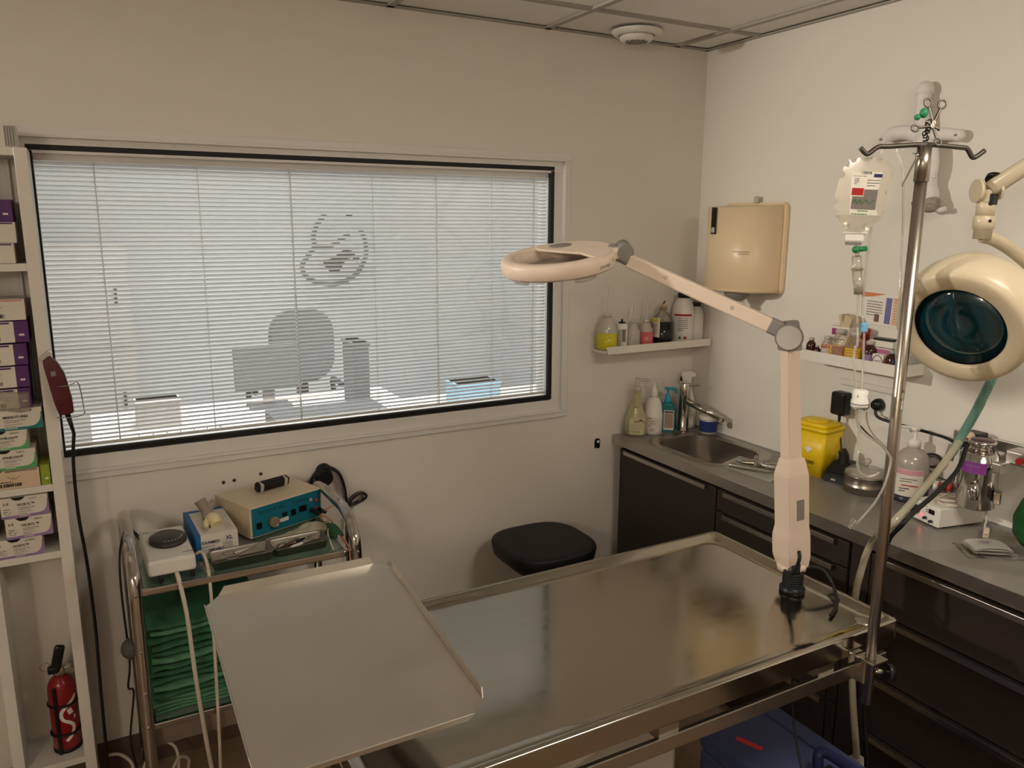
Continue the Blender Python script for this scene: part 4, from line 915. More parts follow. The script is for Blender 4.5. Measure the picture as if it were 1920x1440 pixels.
for k in range(5):
    a = k*2*PI/5+.4; obj('rib', B(Ms).cyl((.015*math.cos(a), .015*math.sin(a), -.05), (.086*math.cos(a), .086*math.sin(a), -.04), .004, n=8), BLACK, rf)
obj('bulb', B(Ms).ball((0, 0, -.05), .02).cyl((0, 0, -.12), (0, 0, -.06), .012), CHROME, rf)
pj = at(1842, 440, 1.80); pt_ = at(1848, 372, 1.80)
hv = V((pj.x, pj.y, 1.0)); up = V((0, 0, 1))
yb = Ms @ V((.05, .12, -.10))
obj('yoke', B().tube([pj+V((0, 0, -.004)), pj+V((.0, 0, -.012))+_r*.03, at(1905, 475, 1.82), at(1950, 520, 1.84), at(1960, 580, 1.86), Ms @ V((.10, .02, -.12))], .012, 12, flat=1.3), IVORY, sg)
obj('swivel_collar', B(T(*pj)).lathe([(.0195, -.01), (.0195, .012), (.023, .013), (.023, .04), (.021, .042)], 28), IVORY, sg)
obj('swivel_tube', B(T(*pj)).lathe([(.0195, .04), (.0195, .085)], 28), IVORY, sg)
obj('collar_screw', B(T(*pj) @ T(*( -_f*.0225)) ).ball((0, 0, .026), .004, u=10, v=8), BLACK, sg)
e0 = pj+V((0, 0, .085)); e1 = at(1930, 292, 1.86); wp = V((-.02, -2.05, 2.12)); ar = (e1-e0).normalized()
obj('joint_fork', B().cyl(e0-_r*.028+V((0, 0, .012)), e0-_r*.02+V((0, 0, .012)), .026, n=24).cyl(e0+_r*.02+V((0, 0, .012)), e0+_r*.027+V((0, 0, .012)), .02, n=24).box((0, 0, 0), (.04, .03, .03), .005, T(*(e0+V((0, 0, 0))))), IVORY, sg)
obj('joint_gap', B().box((0, 0, 0), (.026, .034, .026), .004, T(*(e0-_f*.004+V((0, 0, -.008))))), BLACK, sg)
e2 = e0+(V((-.06, -1.78, 2.20))-e0)*1.0
obj('spring_arm', B().cyl(e0+V((0, 0, .012)), e2, .0185, n=24), IVORY, sg)
obj('arm_strap', B().cyl(e0+ar*.03+V((0, 0, .02)), e0+ar*.036+V((0, 0, .024)), .021, n=24), BLACK, sg)
obj('wall_mount', B().box((-.03, -1.78, 2.2), (.06, .12, .2), .01), IVORY, sg)

# ================================================================== INFUSION POLE
px_, py_ = -.842, -1.585
iv = thing('infusion_pole', 'steel infusion pole with two hooks clamped to the table rail', 'infusion pole', (px_, py_, .68))
obj('pole', B().cyl((px_, py_, .69), (px_, py_, 1.90), .012, n=24).cyl((px_, py_, 1.85), (px_, py_, 1.918), .0145, .0135, 24), STEELPOLE, iv)
hz = 1.916; R0 = V((_r0.x, _r0.y, 0)); c0 = V((px_, py_, hz))
def hp(s_, dz): return c0+R0*s_+V((0, 0, dz))
obj('hook_bar', B().tube([hp(-.127, -.002), hp(-.115, -.013), hp(-.108, -.012), hp(-.092, .0), hp(-.07, .001), hp(0, .005), hp(.07, .0), hp(.085, -.003), hp(.096, -.018), hp(.104, -.018), hp(.120, -.006)], .0048, 10, 3), mat('dark_grey_steel', (84, 78, 70), .4, .6), iv)
cl_ = obj('clamp_block', B().box((px_+.0, py_+.014, .77), (.036, .03, .06), .003).box((px_+.004, py_-.004, .80), (.05, .04, .006), .001), STEEL, iv)
obj('clamp_screw', B().cyl((px_+.018, py_, .765), (px_+.05, py_-.01, .757), .006), STEEL, iv)
obj('clamp_knob', B().cyl((px_+.045, py_-.008, .758), (px_+.062, py_-.013, .754), .021, .019, 20), BLACK, iv)
# two forceps clipped on the top of the pole, chain
def forceps(c, M, s_, name, label, sp=.55):
    t = thing(name, label, 'forceps', c)
    for sgn in (1, -1):
        b = B(T(*c) @ M @ RZ(sgn*sp/2)); b.tube([(sgn*.004, -.03*s_, 0), (-sgn*.0, .0, sgn*.001), (sgn*.004, .035*s_, 0), (sgn*.006, .052*s_, 0)], lambda u: .0022+.0008*u, 8)
        b.torus((sgn*.008, .064*s_, 0), .012*s_, .002, n=20, m=6, sy=1.2); obj('shank', b, DSTEEL, t)
    obj('pivot', B(T(*c) @ M).lathe([(.004, -.003), (.004, .003)], 12), DSTEEL, t)
Mv = frame((0, 0, 0), _r, _u)
ftop = hp(.006, .038)
forceps(hp(.012, .046), Mv @ RZ(-.1), .62, 'artery_forceps', 'open artery forceps clipped upright on top of the infusion pole', 1.1)
forceps(hp(.004, .036)-_f*.012, Mv @ RZ(2.6), .5, 'artery_forceps', 'smaller forceps with rings spread sideways below the upright forceps', 2.3)
ch = thing('ball_chain', 'short dark chain wound on the pole top below the forceps', 'chain', hp(0, .008)); b = B()
for k in range(9): b.torus((0, 0, 0), .0042, .0013, T(*hp(.004*math.sin(k*1.7), .012+.0045*k)) @ RX(PI/2*(k % 2)) @ RY(k), 12, 5)
obj('chain_link', b, BLACK, ch)['kind'] = 'stuff'
nd = tag(obj('needle_hook', B().tube([hp(-.022, -.012), hp(-.018, -.02)-_f*.01, hp(-.03, -.05)-_f*.01, hp(-.042, -.078)-_f*.01], .0016, 6).ball(hp(-.018, -.018)-_f*.01, .004, u=8, v=6), STEEL), 'thin metal spike hanging from the hook bar', 'spike')
# infusion bottle
D = 1.655
ib = thing('infusion_bottle', 'clear upside-down infusion bottle with red and grey label on the left hook', 'infusion bottle', at(1612, 458, D))
bp_ = at(1614, 365, D); vd_ = (bp_-CAM); Mi = frame(bp_, V((vd_.y, -vd_.x, 0)), (0, 0, 1)) @ RZ(-.05)
Mi = Mi @ RX(0)
sc_ = 1/894.
def ipx(*p): return [((u-1614)*sc_, (365-v)*sc_) for u, v in p]
outl = ipx((1592, 300), (1638, 298), (1658, 306), (1667, 322), (1663, 360), (1661, 400), (1652, 415), (1632, 424), (1628, 434), (1597, 434), (1595, 424), (1577, 413), (1571, 400), (1568, 378), (1574, 330), (1580, 308))
b = B(Mi); b.prism(outl, .05, T(0, 0, -.025), .009); obj('bottle_body', b, PET, ib)
obj('liquid', B(Mi).prism(ipx((1580, 404), (1652, 402), (1650, 414), (1630, 423), (1626, 433), (1599, 433), (1597, 423), (1581, 413)), .042, T(0, 0, -.021)), clear('saline', (226, 222, 212), .15), ib)
obj('hanger_loop', B(Mi).tube([(*ipx((1616, 300))[0], 0), (*ipx((1617, 288))[0], 0), (*ipx((1622, 282))[0], 0), (*ipx((1624, 290))[0], 0), (*ipx((1622, 300))[0], 0)], .003, 8), MILKY, ib)
obj('neck_cap', B(Mi).prism(ipx((1594, 436), (1632, 434), (1630, 452), (1597, 453)), .034, T(0, 0, -.017), .003).prism(ipx((1592, 434), (1635, 432), (1634, 436), (1593, 438)), .038, T(0, 0, -.019), .001), WHITE, ib)
obj('rubber_stopper', B(Mi).prism(ipx((1598, 453), (1628, 452), (1627, 458), (1599, 459)), .026, T(0, 0, -.013), .001), GREYP, ib)
Mil = Mi @ T(0, 0, .0258)
lb = obj('label', B(Mil).prism(ipx((1593, 325), (1646, 325), (1642, 360), (1643, 390), (1648, 402), (1599, 403)), .0006), clear('label_film', (232, 226, 214), .8), ib)
Mil = Mi @ T(0, 0, .0268)
def lbx(u0, v0, u1, v1, m, nm): obj(nm, B(Mil).prism(ipx((u0, v1), (u1, v1), (u1, v0), (u0, v0)), .0004), m, lb)
lbx(1598, 354, 1618, 367, RINK, 'red_field'); lbx(1619, 356, 1642, 392, GINK, 'grey_field'); lbx(1600, 369, 1619, 392, GINK, 'grey_field'); lbx(1632, 328, 1646, 334, BINK, 'brand_field')
b = B(); barcode(b, Mil, *ipx((1611, 329))[0], 16*sc_, 5*sc_, 4, 10); bars(b, Mil, *ipx((1597, 333))[0], 34*sc_, 1, .003, .0008, 2); bars(b, Mil, *ipx((1600, 338))[0], 8*sc_, 4, 3*sc_, 1.2*sc_, 4); bars(b, Mil, *ipx((1622, 340))[0], 22*sc_, 3, 5*sc_, 1.2*sc_, 6)
obj('label_print', b, INK, lb)
b = B(Mil @ T(0, 0, .0008)); 
obj('green_writing', b.tube([(*ipx((1602, 380))[0], 0), (*ipx((1606, 374))[0], 0), (*ipx((1610, 382))[0], 0), (*ipx((1614, 374))[0], 0), (*ipx((1618, 381))[0], 0), (*ipx((1624, 374))[0], 0), (*ipx((1630, 380))[0], 0), (*ipx((1637, 374))[0], 0)], .0009, 6), GREENINK, lb)
b = B(); bars(b, Mil, *ipx((1612, 396))[0], 26*sc_, 1, .003, .0022, 12); bars(b, Mil, *ipx((1602, 402))[0], 42*sc_, 1, .003, .0022, 13); obj('green_print', b, GREENINK, lb)
# drip set
dr = thing('drip_set', 'clear drip chamber with thin tubing and white flow dial below the bottle', 'drip set', at(1605, 760, D))
A = lambda u, v, d=D: at(u, v, d)
obj('spike', B().cyl(A(1609, 458), A(1607, 482), .004), PET, dr)
obj('green_clip', B().cyl(A(1603, 468), A(1624, 466), .006, .0055).ball(A(1605, 468), .008), mat('green_clip_plastic', (24, 120, 70), .4), dr)
obj('drip_chamber', B().cyl(A(1606, 480), A(1607, 506), .0095, .0105).cyl(A(1607, 504), A(1607, 507), .013).cyl(A(1607, 508), A(1609, 552), .0105, .009), PET, dr)
obj('chamber_fluid', B().cyl(A(1608, 524), A(1609, 551), .0085, .008), LGREY, dr)
obj('tubing', B().tube([A(1609, 552), A(1609, 580), A(1607, 600), A(1608, 640), A(1602, 660), A(1601, 680), A(1605, 720), A(1606, 748)], .0028, 8), TUBE, dr)
obj('luer_port', B().cyl(A(1607, 594), A(1606, 612), .006), PET, dr)
obj('return_tubing', B().tube([A(1617, 748), A(1617, 700), A(1619, 660), A(1620, 620), A(1617, 585), A(1622, 520), A(1628, 470), A(1632, 440), A(1634, 425)], .0026, 8), TUBE, dr)
obj('blue_clamp', B().box((0, 0, 0), (.014, .012, .02), .003, T(*A(1620, 614))), mat('pale_blue_plastic', (120, 180, 220), .4), dr)
obj('vent_tubing', B().tube([A(1650, 300), A(1656, 280), A(1668, 268), A(1680, 278), A(1692, 320), A(1694, 370), A(1693, 430), A(1690, 480), A(1687, 560), A(1686, 620), A(1680, 660), A(1686, 700), A(1692, 730), A(1690, 770)], .0026, 8), TUBE, dr)
obj('tube_connector', B().cyl(A(1686, 715), A(1693, 735), .006, .0055).cyl(A(1692, 733), A(1690, 752), .0045), PET, dr)
fd = obj('flow_dial', B().lathe([(.0165, 0), (.0175, .004), (.0175, .014), (.0155, .016), (.0155, .034), (.012, .037)], 28, T(*A(1611, 763))), WHITE, dr)
obj('dial_scale', B().lathe([(.0178, .007), (.0178, .0085)], 28, T(*A(1611, 763)), caps=False), BINK, fd)
b = B()
for k in range(6): u = 1602+k*3.6; b.box((0, 0, 0), (.001, .001, .005), 0, T(*(A(u, 743)-_f*.0165)))
obj('dial_marks', b, BINK, fd)
obj('lower_tubing', B().tube([A(1606, 765), A(1607, 790), A(1613, 805), A(1630, 820), A(1650, 833), A(1665, 850), A(1670, 865), A(1660, 905), A(1645, 935), A(1630, 955), A(1612, 975), A(1602, 984)], .0026, 8), TUBE, dr)
obj('second_tubing', B().tube([A(1612, 765), A(1611, 800), A(1610, 840), A(1607, 865), A(1612, 885), A(1625, 893), A(1640, 891), A(1648, 886)], .0026, 8), TUBE, dr)
obj('end_connector', B().cyl(A(1603, 978), A(1592, 990), .006, .004).cyl(A(1605, 976), A(1599, 982), .0085), PET, dr)
# ================================================================== PLUSH TOY ON THE WALL
py, pz = -1.01, 2.02
pm = thing('plush_toy', 'white long-limbed plush toy hung upside down on the right wall', 'plush toy', (-.03, py, 1.8))
def limb(pts, r, nm): obj(nm, B().tube([V(p) for p in pts], r, 12).ball(pts[-1], r(1)*1.05), PLUSH, pm)
limb([(-.035, -1.02, 2.0), (-.035, -1.012, 2.08), (-.035, -1.008, 2.13), (-.03, -1.006, 2.165)], lambda u: .027-.008*u+(.006 if u > .85 else 0), 'leg')
limb([(-.035, -1.01, 2.03), (-.035, -.965, 2.045), (-.035, -.915, 2.045), (-.03, -.885, 2.03)], lambda u: .024-.004*u, 'arm')
limb([(-.035, -1.03, 2.02), (-.035, -1.08, 2.03), (-.03, -1.13, 2.022)], lambda u: .021-.004*u, 'leg')
limb([(-.04, -1.03, 2.03), (-.045, -1.045, 1.98), (-.045, -1.055, 1.92), (-.042, -1.062, 1.87)], lambda u: .03-.006*u, 'body')
limb([(-.05, -1.068, 2.0), (-.05, -1.078, 1.95), (-.05, -1.075, 1.91)], lambda u: .012, 'arm')
hd_ = obj('head', B().ball((-.045, -1.062, 1.852), .034, (.9, 1, 1)), PLUSH, pm)
obj('cap', B().ball((-.05, -1.075, 1.826), .029, (.95, 1.1, .9)), mat('striped_knit', (150, 144, 132), .9, var=.75, vs=55, stretch=(1, 1, 4)), hd_)
obj('eye', B().box((-.078, -1.045, 1.828), (.004, .022, .012), .002), BLACK, hd_); obj('muzzle', B().ball((-.075, -1.05, 1.852), .014, (.8, 1.2, .8)), PLUSH, hd_)
obj('cap_tail', B().tube([(-.045, -1.085, 1.815), (-.04, -1.105, 1.808), (-.04, -1.12, 1.812)], .008, 8), PLUSH, hd_)
for p in ((-.05, -.885, 2.03), (-.045, -1.13, 2.022), (-.048, -1.006, 2.163)): obj('paw_stitch', B().ball(p, .006, (.6, 1.2, .8), u=8, v=6), GREYP, pm)
tag(obj('toy_tag', B().ball(hp(-.018, .058)-_f*.02, .008, (1, 1, 1.2)).ball(hp(-.03, .05)-_f*.02, .006), mat('green_stopcock', (40, 140, 90), .4)), 'small green and yellow stopcock on the pole top', 'stopcock')

# ================================================================== WORKTOP RIGHT SIDE
# sharps bin
x, y = -.085, -.765
sb = thing('sharps_bin', 'yellow plastic sharps bin with lid on the worktop', 'sharps bin', (x, y, CT))
rz = .12
def frus(M, w0, d0, w1, d1, h, r, z0=0):
    t = bmesh.new(); A_ = [t.verts.new((p[0], p[1], z0)) for p in rrect(w0, d0, r, 4)]; C_ = [t.verts.new((p[0], p[1], z0+h)) for p in rrect(w1, d1, r, 4)]; n = len(A_)
    for k in range(n): f = t.faces.new((A_[k], A_[(k+1) % n], C_[(k+1) % n], C_[k])); f.smooth = True
    t.faces.new(A_[::-1]); t.faces.new(C_); b = B(M); b.merge(t); return b
Mb = T(x, y, CT) @ RZ(rz)
obj('bin_body', frus(Mb, .095, .115, .118, .14, .165, .014), YEL, sb)
lid = obj('bin_lid', frus(Mb, .124, .146, .124, .146, .014, .016, .163), YEL, sb); obj('lid_top', frus(Mb, .108, .13, .10, .12, .014, .02, .177), YEL, sb)
obj('lid_flap', B(Mb).lathe([(.042, .191), (.042, .195), (.03, .197), (.012, .197)], 28), YEL, lid)
Ml = Mb @ T(-.0535, .0, .085) @ frame((0, 0, 0), (0, -1, 0), (.06, 0, 1))
b = B(); bars(b, Ml @ T(0, 0, .002), -.05, .04, .07, 1, .01, .003, 2); bars(b, Ml @ T(0, 0, .002), -.05, .032, .07, 1, .01, .0015, 5); obj('red_print', b, mat('rust_ink', (176, 70, 20), .6), sb)
obj('hazard_diamond', B(Ml @ T(.005, .012, .002)).prism([(-.014, 0), (0, -.014), (.014, 0), (0, .014)], .0005), PAPER, sb)
obj('white_sign', B(Ml @ T(-.042, .012, .002)).prism(rrect(.018, .03, .002, 2), .0005), PAPER, sb)
b = B(); barcode(b, Ml, -.01, -.04, .04, .012, 7); bars(b, Ml, -.012, -.055, .04, 1, .006, .004, 8); obj('black_print', b.__class__() if False else b, INK, sb)
# black charger dock
x, y = -.075, -.878
dk = thing('charger_dock', 'black charging dock with upright handpiece beside the yellow bin', 'charger', (x, y, CT))
obj('dock_body', taper(T(x, y, CT) @ RZ(.25), [(0, -.05, .05, -.045, .045), (.028, -.05, .05, -.045, .045), (.062, -.018, .04, -.035, .035), (.07, -.01, .035, -.028, .028)]), BLACK, dk)
obj('cradle', B().tube([(x+.0, y, CT+.055), (x, y+.002, CT+.09), (x-.006, y+.008, CT+.108)], lambda u: .02-.006*u, 12), BLACK, dk)
b = B(T(x, y, CT) @ RZ(.25)); b.box((-.0505, .01, .012), (.001, .016, .006)); obj('brand_mark', b, LGREY, dk)
# round steel tin with glass lid
x, y = -.10, -.985
tn = thing('gauze_tin', 'round stainless drum with a glass lid and knob on the worktop', 'tin', (x, y, CT)); Mb = T(x, y, CT)
obj('tin_body', B(Mb).lathe([(.062, 0), (.066, .003), (.066, .022), (.068, .024), (.066, .026), (.066, .056), (.068, .058), (.066, .06), (.063, .06), (.063, .05)], 40), STEEL, tn)
ld = obj('glass_lid', B(Mb).lathe([(.064, .061), (.064, .068), (.05, .078), (.02, .084), (.006, .085)], 40), GLASSJ, tn)
obj('lid_knob', B(Mb).lathe([(.006, .084), (.005, .092), (.013, .097), (.015, .104), (.012, .11), (.004, .112)], 24), GLASSJ, ld)
obj('gauze', B(Mb).ball((0, 0, .048), .05, (1, 1, .22)), PAPER, tn)
# big pump bottle with pink label
x, y = -.06, -1.118; a = facing(x, y)
pb_ = thing('pump_bottle', 'large grey translucent pump bottle with pink printed label', 'bottle', (x, y, CT)); Mb = T(x, y, CT)
obj('bottle_body', B(Mb).lathe([(.046, 0), (.051, .005), (.052, .13), (.048, .15), (.034, .168), (.019, .178), (.0175, .185)], 36), clear('grey_bottle', (190, 182, 170), .75), pb_)
obj('dark_content', B(Mb).lathe([(.0465, .001), (.0518, .007), (.0525, .03)], 36), mat('slate_liquid', (44, 48, 56), .3), pb_)
obj('pump', B(Mb).lathe([(.02, .182), (.02, .2), (.016, .204), (.006, .208), (.0055, .235)], 24).box((0, 0, .24), (.024, .02, .012), .004).tube([(0, .008, .24), (.005, .03, .238), (.01, .06, .232), (.011, .07, .224)], .0045, 8), WHITE, pb_)
lb = curved(pb_, x, y, .0532, CT+.03, CT+.118, a-.95, a+.75, CARD)
curved(lb, x, y, .0536, CT+.1, CT+.117, a-.93, a+.73, mat('pink_band', (206, 150, 160), .6), 'pink_band')
Ml = T(x, y, CT) @ RZ(a+PI/2) @ T(0, -.0545, .075) @ RX(PI/2)
prints(lb, Ml, [(-.03, .012, .05, 2, .008, .002), (-.03, -.02, .03, 2, .008, .003)], INK); obj('red_rule', B(Ml @ T(.0, -.008, 0)).box((0, 0, 0), (.05, .003, .0005)), RINK, lb)
# red capped tubes in a clear jar
x, y = -.045, -1.222
rj = thing('tube_jar', 'clear jar crowded with red capped sample tubes on the worktop', 'jar', (x, y, CT))
obj('jar_body', B(T(x, y, CT)).lathe([(.036, 0), (.04, .003), (.042, .07)], 28), clear('violet_jar', (150, 140, 160), .5), rj)
for k in range(10):
    a = k*2.4; r = .007+.0026*k; q = V((x+r*math.cos(a), y+r*math.sin(a), CT+.004)); tb = obj('sample_tube', B().cyl(q, q+V((.002*math.cos(a), .002*math.sin(a), .07)), .0055, n=10), MILKY, rj)
    obj('cap', B().cyl(q+V((0, 0, .068)), q+V((.001, 0, .086)), .0072, n=12), CAPR if k % 3 else PAPER, tb)
# white monitor box with red led
Mm = T(-.115, -1.282, CT) @ RZ(-.2)
mb = thing('vital_monitor', 'white control box with black knob and glowing red lamp on the worktop', 'monitor box', (-.13, -1.30, CT))
obj('case', B(Mm).box((0, 0, .034), (.17, .107, .058), .004), WHITE, mb)
for sx in (-1, 1):
    for sy in (-1, 1): obj('foot', B(Mm).cyl((sx*.05, sy*.04, 0), (sx*.05, sy*.04, .006), .006), BLACKR, mb)
Mf = Mm @ T(-.0853, 0, .034) @ frame((0, 0, 0), (0, -1, 0), (0, 0, 1))
fp = obj('front_panel', B(Mf).prism(rrect(.1, .052, .003, 3), .0008), PAPER, mb)
obj('main_knob', B(Mf @ T(-.029, .004, 0)).lathe([(.013, 0), (.012, .016), (.01, .018)], 24), BLACK, mb)
obj('red_lamp', B(Mf @ T(-.009, -.009, 0)).lathe([(.0028, 0), (.0028, .002), (.001, .004)], 14), LEDR, mb)
for p in ((.006, -.012), (.028, -.016)): obj('toggle', B(Mf @ T(*p, 0)).cyl((0, 0, 0), (.004, .002, .012), .0045), BLACK, mb)
obj('display', B(Mf @ T(.026, .012, .0008)).prism(rrect(.022, .014, .001, 2), .0006), mat('dark_red_display', (40, 8, 12), .2), mb)
obj('indicator', B(Mf @ T(.009, .014, .001)).lathe([(.002, 0), (.0015, .001)], 10), BLACK, mb); obj('indicator', B(Mf @ T(.009, .008, .001)).lathe([(.002, 0), (.0015, .001)], 10), BLACK, mb)
b = B(); bars(b, Mf @ T(0, 0, .0011), -.01, .021, .03, 1, .004, .002, 2); obj('case_print', b, GINK, fp)
cz = CT+.066
cb = thing('sensor_cable', 'coil of beige sensor cable lying on the white control box', 'cable', (-.12, -1.30, cz))
b = B(); pts = []
for k in range(36): a = k*.62; r = .036+.012*math.sin(k*.9); pts.append((-.125+r*1.25*math.cos(a), -1.30+r*math.sin(a), cz+.004*(k/10)+.002*math.sin(k)))
pts += [(-.09, -1.36, cz+.004), (-.1, -1.39, CT+.05), (-.14, -1.41, CT+.03), (-.16, -1.425, CT+.02)]
obj('coil', b.tube(pts, .0026, 6, 4), CORDW, cb); obj('sensor_clip', B(T(-.165, -1.43, CT+.024) @ RZ(.5) @ RY(-.2)).box((0, 0, 0), (.045, .016, .014), .004).box((-.01, 0, .012), (.03, .012, .006), .002), IVORY, cb)
tag(obj('blue_plug', B(T(-.115, -1.405, CT+.014) @ RZ(.4)).box((0, 0, 0), (.05, .02, .018), .004).cyl((.025, 0, 0), (.045, .004, 0), .005), mat('grey_violet_plastic', (110, 100, 118), .5)), 'grey-violet cable plug lying behind the control box', 'plug')
# paper pack in film
pk = thing('gauze_pack', 'stack of white gauze in a clear pouch at the worktop edge', 'gauze pack', (-.225, -1.49, CT))
Mp = T(-.235, -1.478, CT) @ RZ(-.62)
obj('pouch', B(Mp).grid(lambda u, v: V((-.07+.14*u, -.05+.1*v, .0015+.003*math.sin(9*u+4*v)*math.sin(PI*u))), 12, 10, .0008), BAG, pk)
for k in range(5): obj('gauze_layer', B(Mp).grid(lambda u, v: V((-.05+.1*u+.002*math.sin(k*2), -.035+.07*v+.002*math.cos(k*3), .006+.0042*k*(1-.35*(2*u-1)**4)+.0012*math.sin(7*u+k)*math.sin(5*v+2*k))), 14, 10, .0032), PAPER, pk)
b = B(); bars(b, Mp @ T(0, 0, .0285), -.02, .01, .035, 2, .008, .004, 6); obj('pack_print', b, GINK, pk)
# dental instruments on a towel beside the sink
tw = tag(obj('paper_towel', B().grid(lambda u, v: V((-.335+.155*u+.02*v, -.545-.235*v+.05*u, CT+.0012+.002*math.sin(9*u)*math.sin(8*v)**2+.003*(1 if v > .93 else 0)*math.sin(25*u)**2)), 26, 30, .0012), PAPER), 'crumpled white paper towel under the dental tools by the sink', 'paper towel')
def tool(p, q, r0, r1, label, k):
    p, q = V(p), V(q); t = thing('dental_tool', label, 'tool', p, 'metal dental tools on the paper towel'); m = p.lerp(q, .52)
    obj('handle', B().tube([p, p.lerp(m, .1), p.lerp(m, .9), m], lambda u: 1.3*r0*(.8+.2*math.sin(PI*u)), 10), GREYP if k % 2 else STEEL, t)
    obj('shank', B().tube([m, m.lerp(q, .5)+V((0, 0, .002)), q], lambda u: r1*(1-.4*u), 8), STEEL, t)
zt_ = CT+.012
for k, (p, q, r0, r1, l) in enumerate((((-.318, -.585, zt_), (-.235, -.745, zt_-.002), .0075, .003, 'grey handled dental tool lying nearest the worktop edge'), ((-.265, -.565, zt_+.006), (-.205, -.735, zt_+.006), .009, .004, 'thick bright dental tool at the back of the towel'), ((-.272, -.60, zt_+.006), (-.18, -.70, zt_+.012), .008, .003, 'short dental tool crossing over the others'), ((-.185, -.585, zt_+.010), (-.268, -.66, zt_+.012), .007, .005, 'upright ended dental tool crossing the pile'), ((-.245, -.62, zt_), (-.17, -.775, zt_), .006, .003, 'slim dental tool pointing to the lamp arm'), ((-.29, -.64, zt_), (-.215, -.785, zt_), .005, .0025, 'thin dark dental tool low in the pile'))): tool(p, q, r0, r1, l, k)

# ================================================================== ANAESTHETIC VAPORISER AND HOSES
va = thing('vaporiser', 'chrome anaesthetic vaporiser with purple label on a wall rail', 'vaporiser', (-.10, -1.335, .96))
obj('wall_rail', B().box((-.022, -1.62, 1.135), (.012, .80, .034), .003).box((-.008, -1.32, 1.135), (.016, .03, .03)).box((-.008, -1.9, 1.135), (.016, .03, .03)), ALU, va)
obj('upright', B().box((-.03, -1.272, 1.0), (.03, .034, .20), .003), ALU, va)
Mv_ = T(-.115, -1.36, .965)
bd = obj('body', B(Mv_).lathe([(.045, .0), (.05, .004), (.05, .12), (.053, .124), (.053, .138), (.049, .142), (.046, .16), (.038, .164)], 44), CHROME, va)
obj('dial_head', B(Mv_).lathe([(.036, .163), (.03, .178), (.03, .184), (.036, .187), (.037, .194), (.033, .198)], 40), CHROME, va)
obj('dial_top', B(Mv_).lathe([(.030, .1975), (.030, .1995), (.0, .200)], 32), mat('plum_metal', (96, 76, 78), .35, .6), va)
obj('collar_block', B(Mv_).box((.02, -.035, .132), (.08, .07, .03), .004), ALU, va)
av = facing(-.115, -1.36); lb = curved(va, -.115, -1.36, .0545, 1.075, 1.108, av-.9, av+.35, mat('violet_label', (122, 52, 132), .5), 'violet_label')
text('Isoflurane', .009, T(-.115, -1.36, 1.095) @ RZ(av+PI/2-.28) @ T(0, -.0575, 0) @ RX(PI/2), LILAC, lb, align='CENTER')
obj('filler_block', B(T(-.115, -1.36, 0) @ RZ(av)).box((.058, -.006, 1.02), (.02, .03, .018), .003).cyl((.066, -.006, 1.005), (.066, -.006, 1.05), .013, n=20).cyl((.066, -.006, 1.05), (.066, -.006, 1.06), .004), CHROME, va)
obj('level_glass', B(T(-.115, -1.36, 0) @ RZ(av)).box((.03, .052, 1.01), (.03, .02, .035), .003), CHROME, va)
obj('inlet_block', B().box((-.05, -1.30, 1.14), (.05, .05, .05), .005), BLACK, va)
obj('white_valve', B().ball((-.085, -1.30, 1.155), .017, (1.3, 1, .9)), IVORY, va); obj('red_mark', B().ball((-.105, -1.307, 1.153), .006, (.5, 1, .7), u=8, v=6), RINK, va)
obj('outlet_block', B().box((-.06, -1.44, 1.125), (.06, .06, .04), .006), ALU, va); obj('red_cap', B().cyl((-.09, -1.452, 1.122), (-.10, -1.456, 1.122), .009), RINK, va)
rb = thing('breathing_bag', 'dark green rubber breathing bag hanging at the right picture edge', 'breathing bag', (-.17, -1.57, .93))
b = B(T(-.185, -1.585, .99)); 
obj('bag', B(T(-.165, -1.567, 1.02) @ RX(.15)).lathe([(.012, .115), (.014, .09), (.03, .065), (.055, .02), (.064, -.03), (.055, -.075), (.03, -.1), (.008, -.105)], 36, sx=.8), GREENBAG, rb)
obj('bag_neck', B().cyl((-.165, -1.58, 1.125), (-.16, -1.582, 1.17), .014), BLACK, rb); obj('bag_elbow', B().tube([(-.16, -1.582, 1.165), (-.152, -1.575, 1.185), (-.11, -1.54, 1.18), (-.06, -1.49, 1.15), (-.045, -1.47, 1.135)], .011, 10), BLACK, rb)
def rings(P, r, m, name, parent, step=.006):
    b = B(); P = bez(P, 14); acc = 0; Q = [P[0]]
    for a_, c_ in zip(P, P[1:]):
        d = (c_-a_).length; k = max(1, int(d/(step/2)))
        for i in range(1, k+1): Q.append(a_.lerp(c_, i/k))
    n = len(Q); b.tube(Q, lambda u: r*(1+.09*(1 if int(u*(n-1)) % 2 else -1)), 10, 1, raw=True); obj(name, b, m, parent)
hs = thing('corrugated_hose', 'teal and clear breathing hose running down to the vaporiser', 'hose', (-.3, -1.4, 1.0))
rings([(-.10, -1.545, 1.335), (-.11, -1.56, 1.42), A(1925, 590, 2.03), A(1895, 600, 2.0), A(1879, 655, 1.97), A(1862, 705, 1.96), A(1848, 735, 2.0), A(1828, 775, 2.06), A(1805, 815, 2.12), A(1785, 850, 2.14)], .0115, TEALT, 'teal_limb', hs)
obj('hose_end', B().cyl(A(1788, 835, 2.13), A(1778, 862, 2.13), .012), GREYP, hs)
obj('pale_limb', B().tube([A(1798, 828, 2.12), A(1770, 868, 2.08), A(1720, 930, 2.0), A(1672, 983, 1.90), (-.52, -1.328, .915), (-.575, -1.345, .85), (-.58, -1.34, .775), (-.58, -1.341, .686), (-.58, -1.351, .579), (-.58, -1.369, .46), (-.58, -1.395, .319), (-.58, -1.40, .22)], .0095, 10), PALE, hs)
obj('hose_socket', B().cyl((-.58, -1.394, .325), (-.58, -1.41, .22), .02), MILKY, hs)
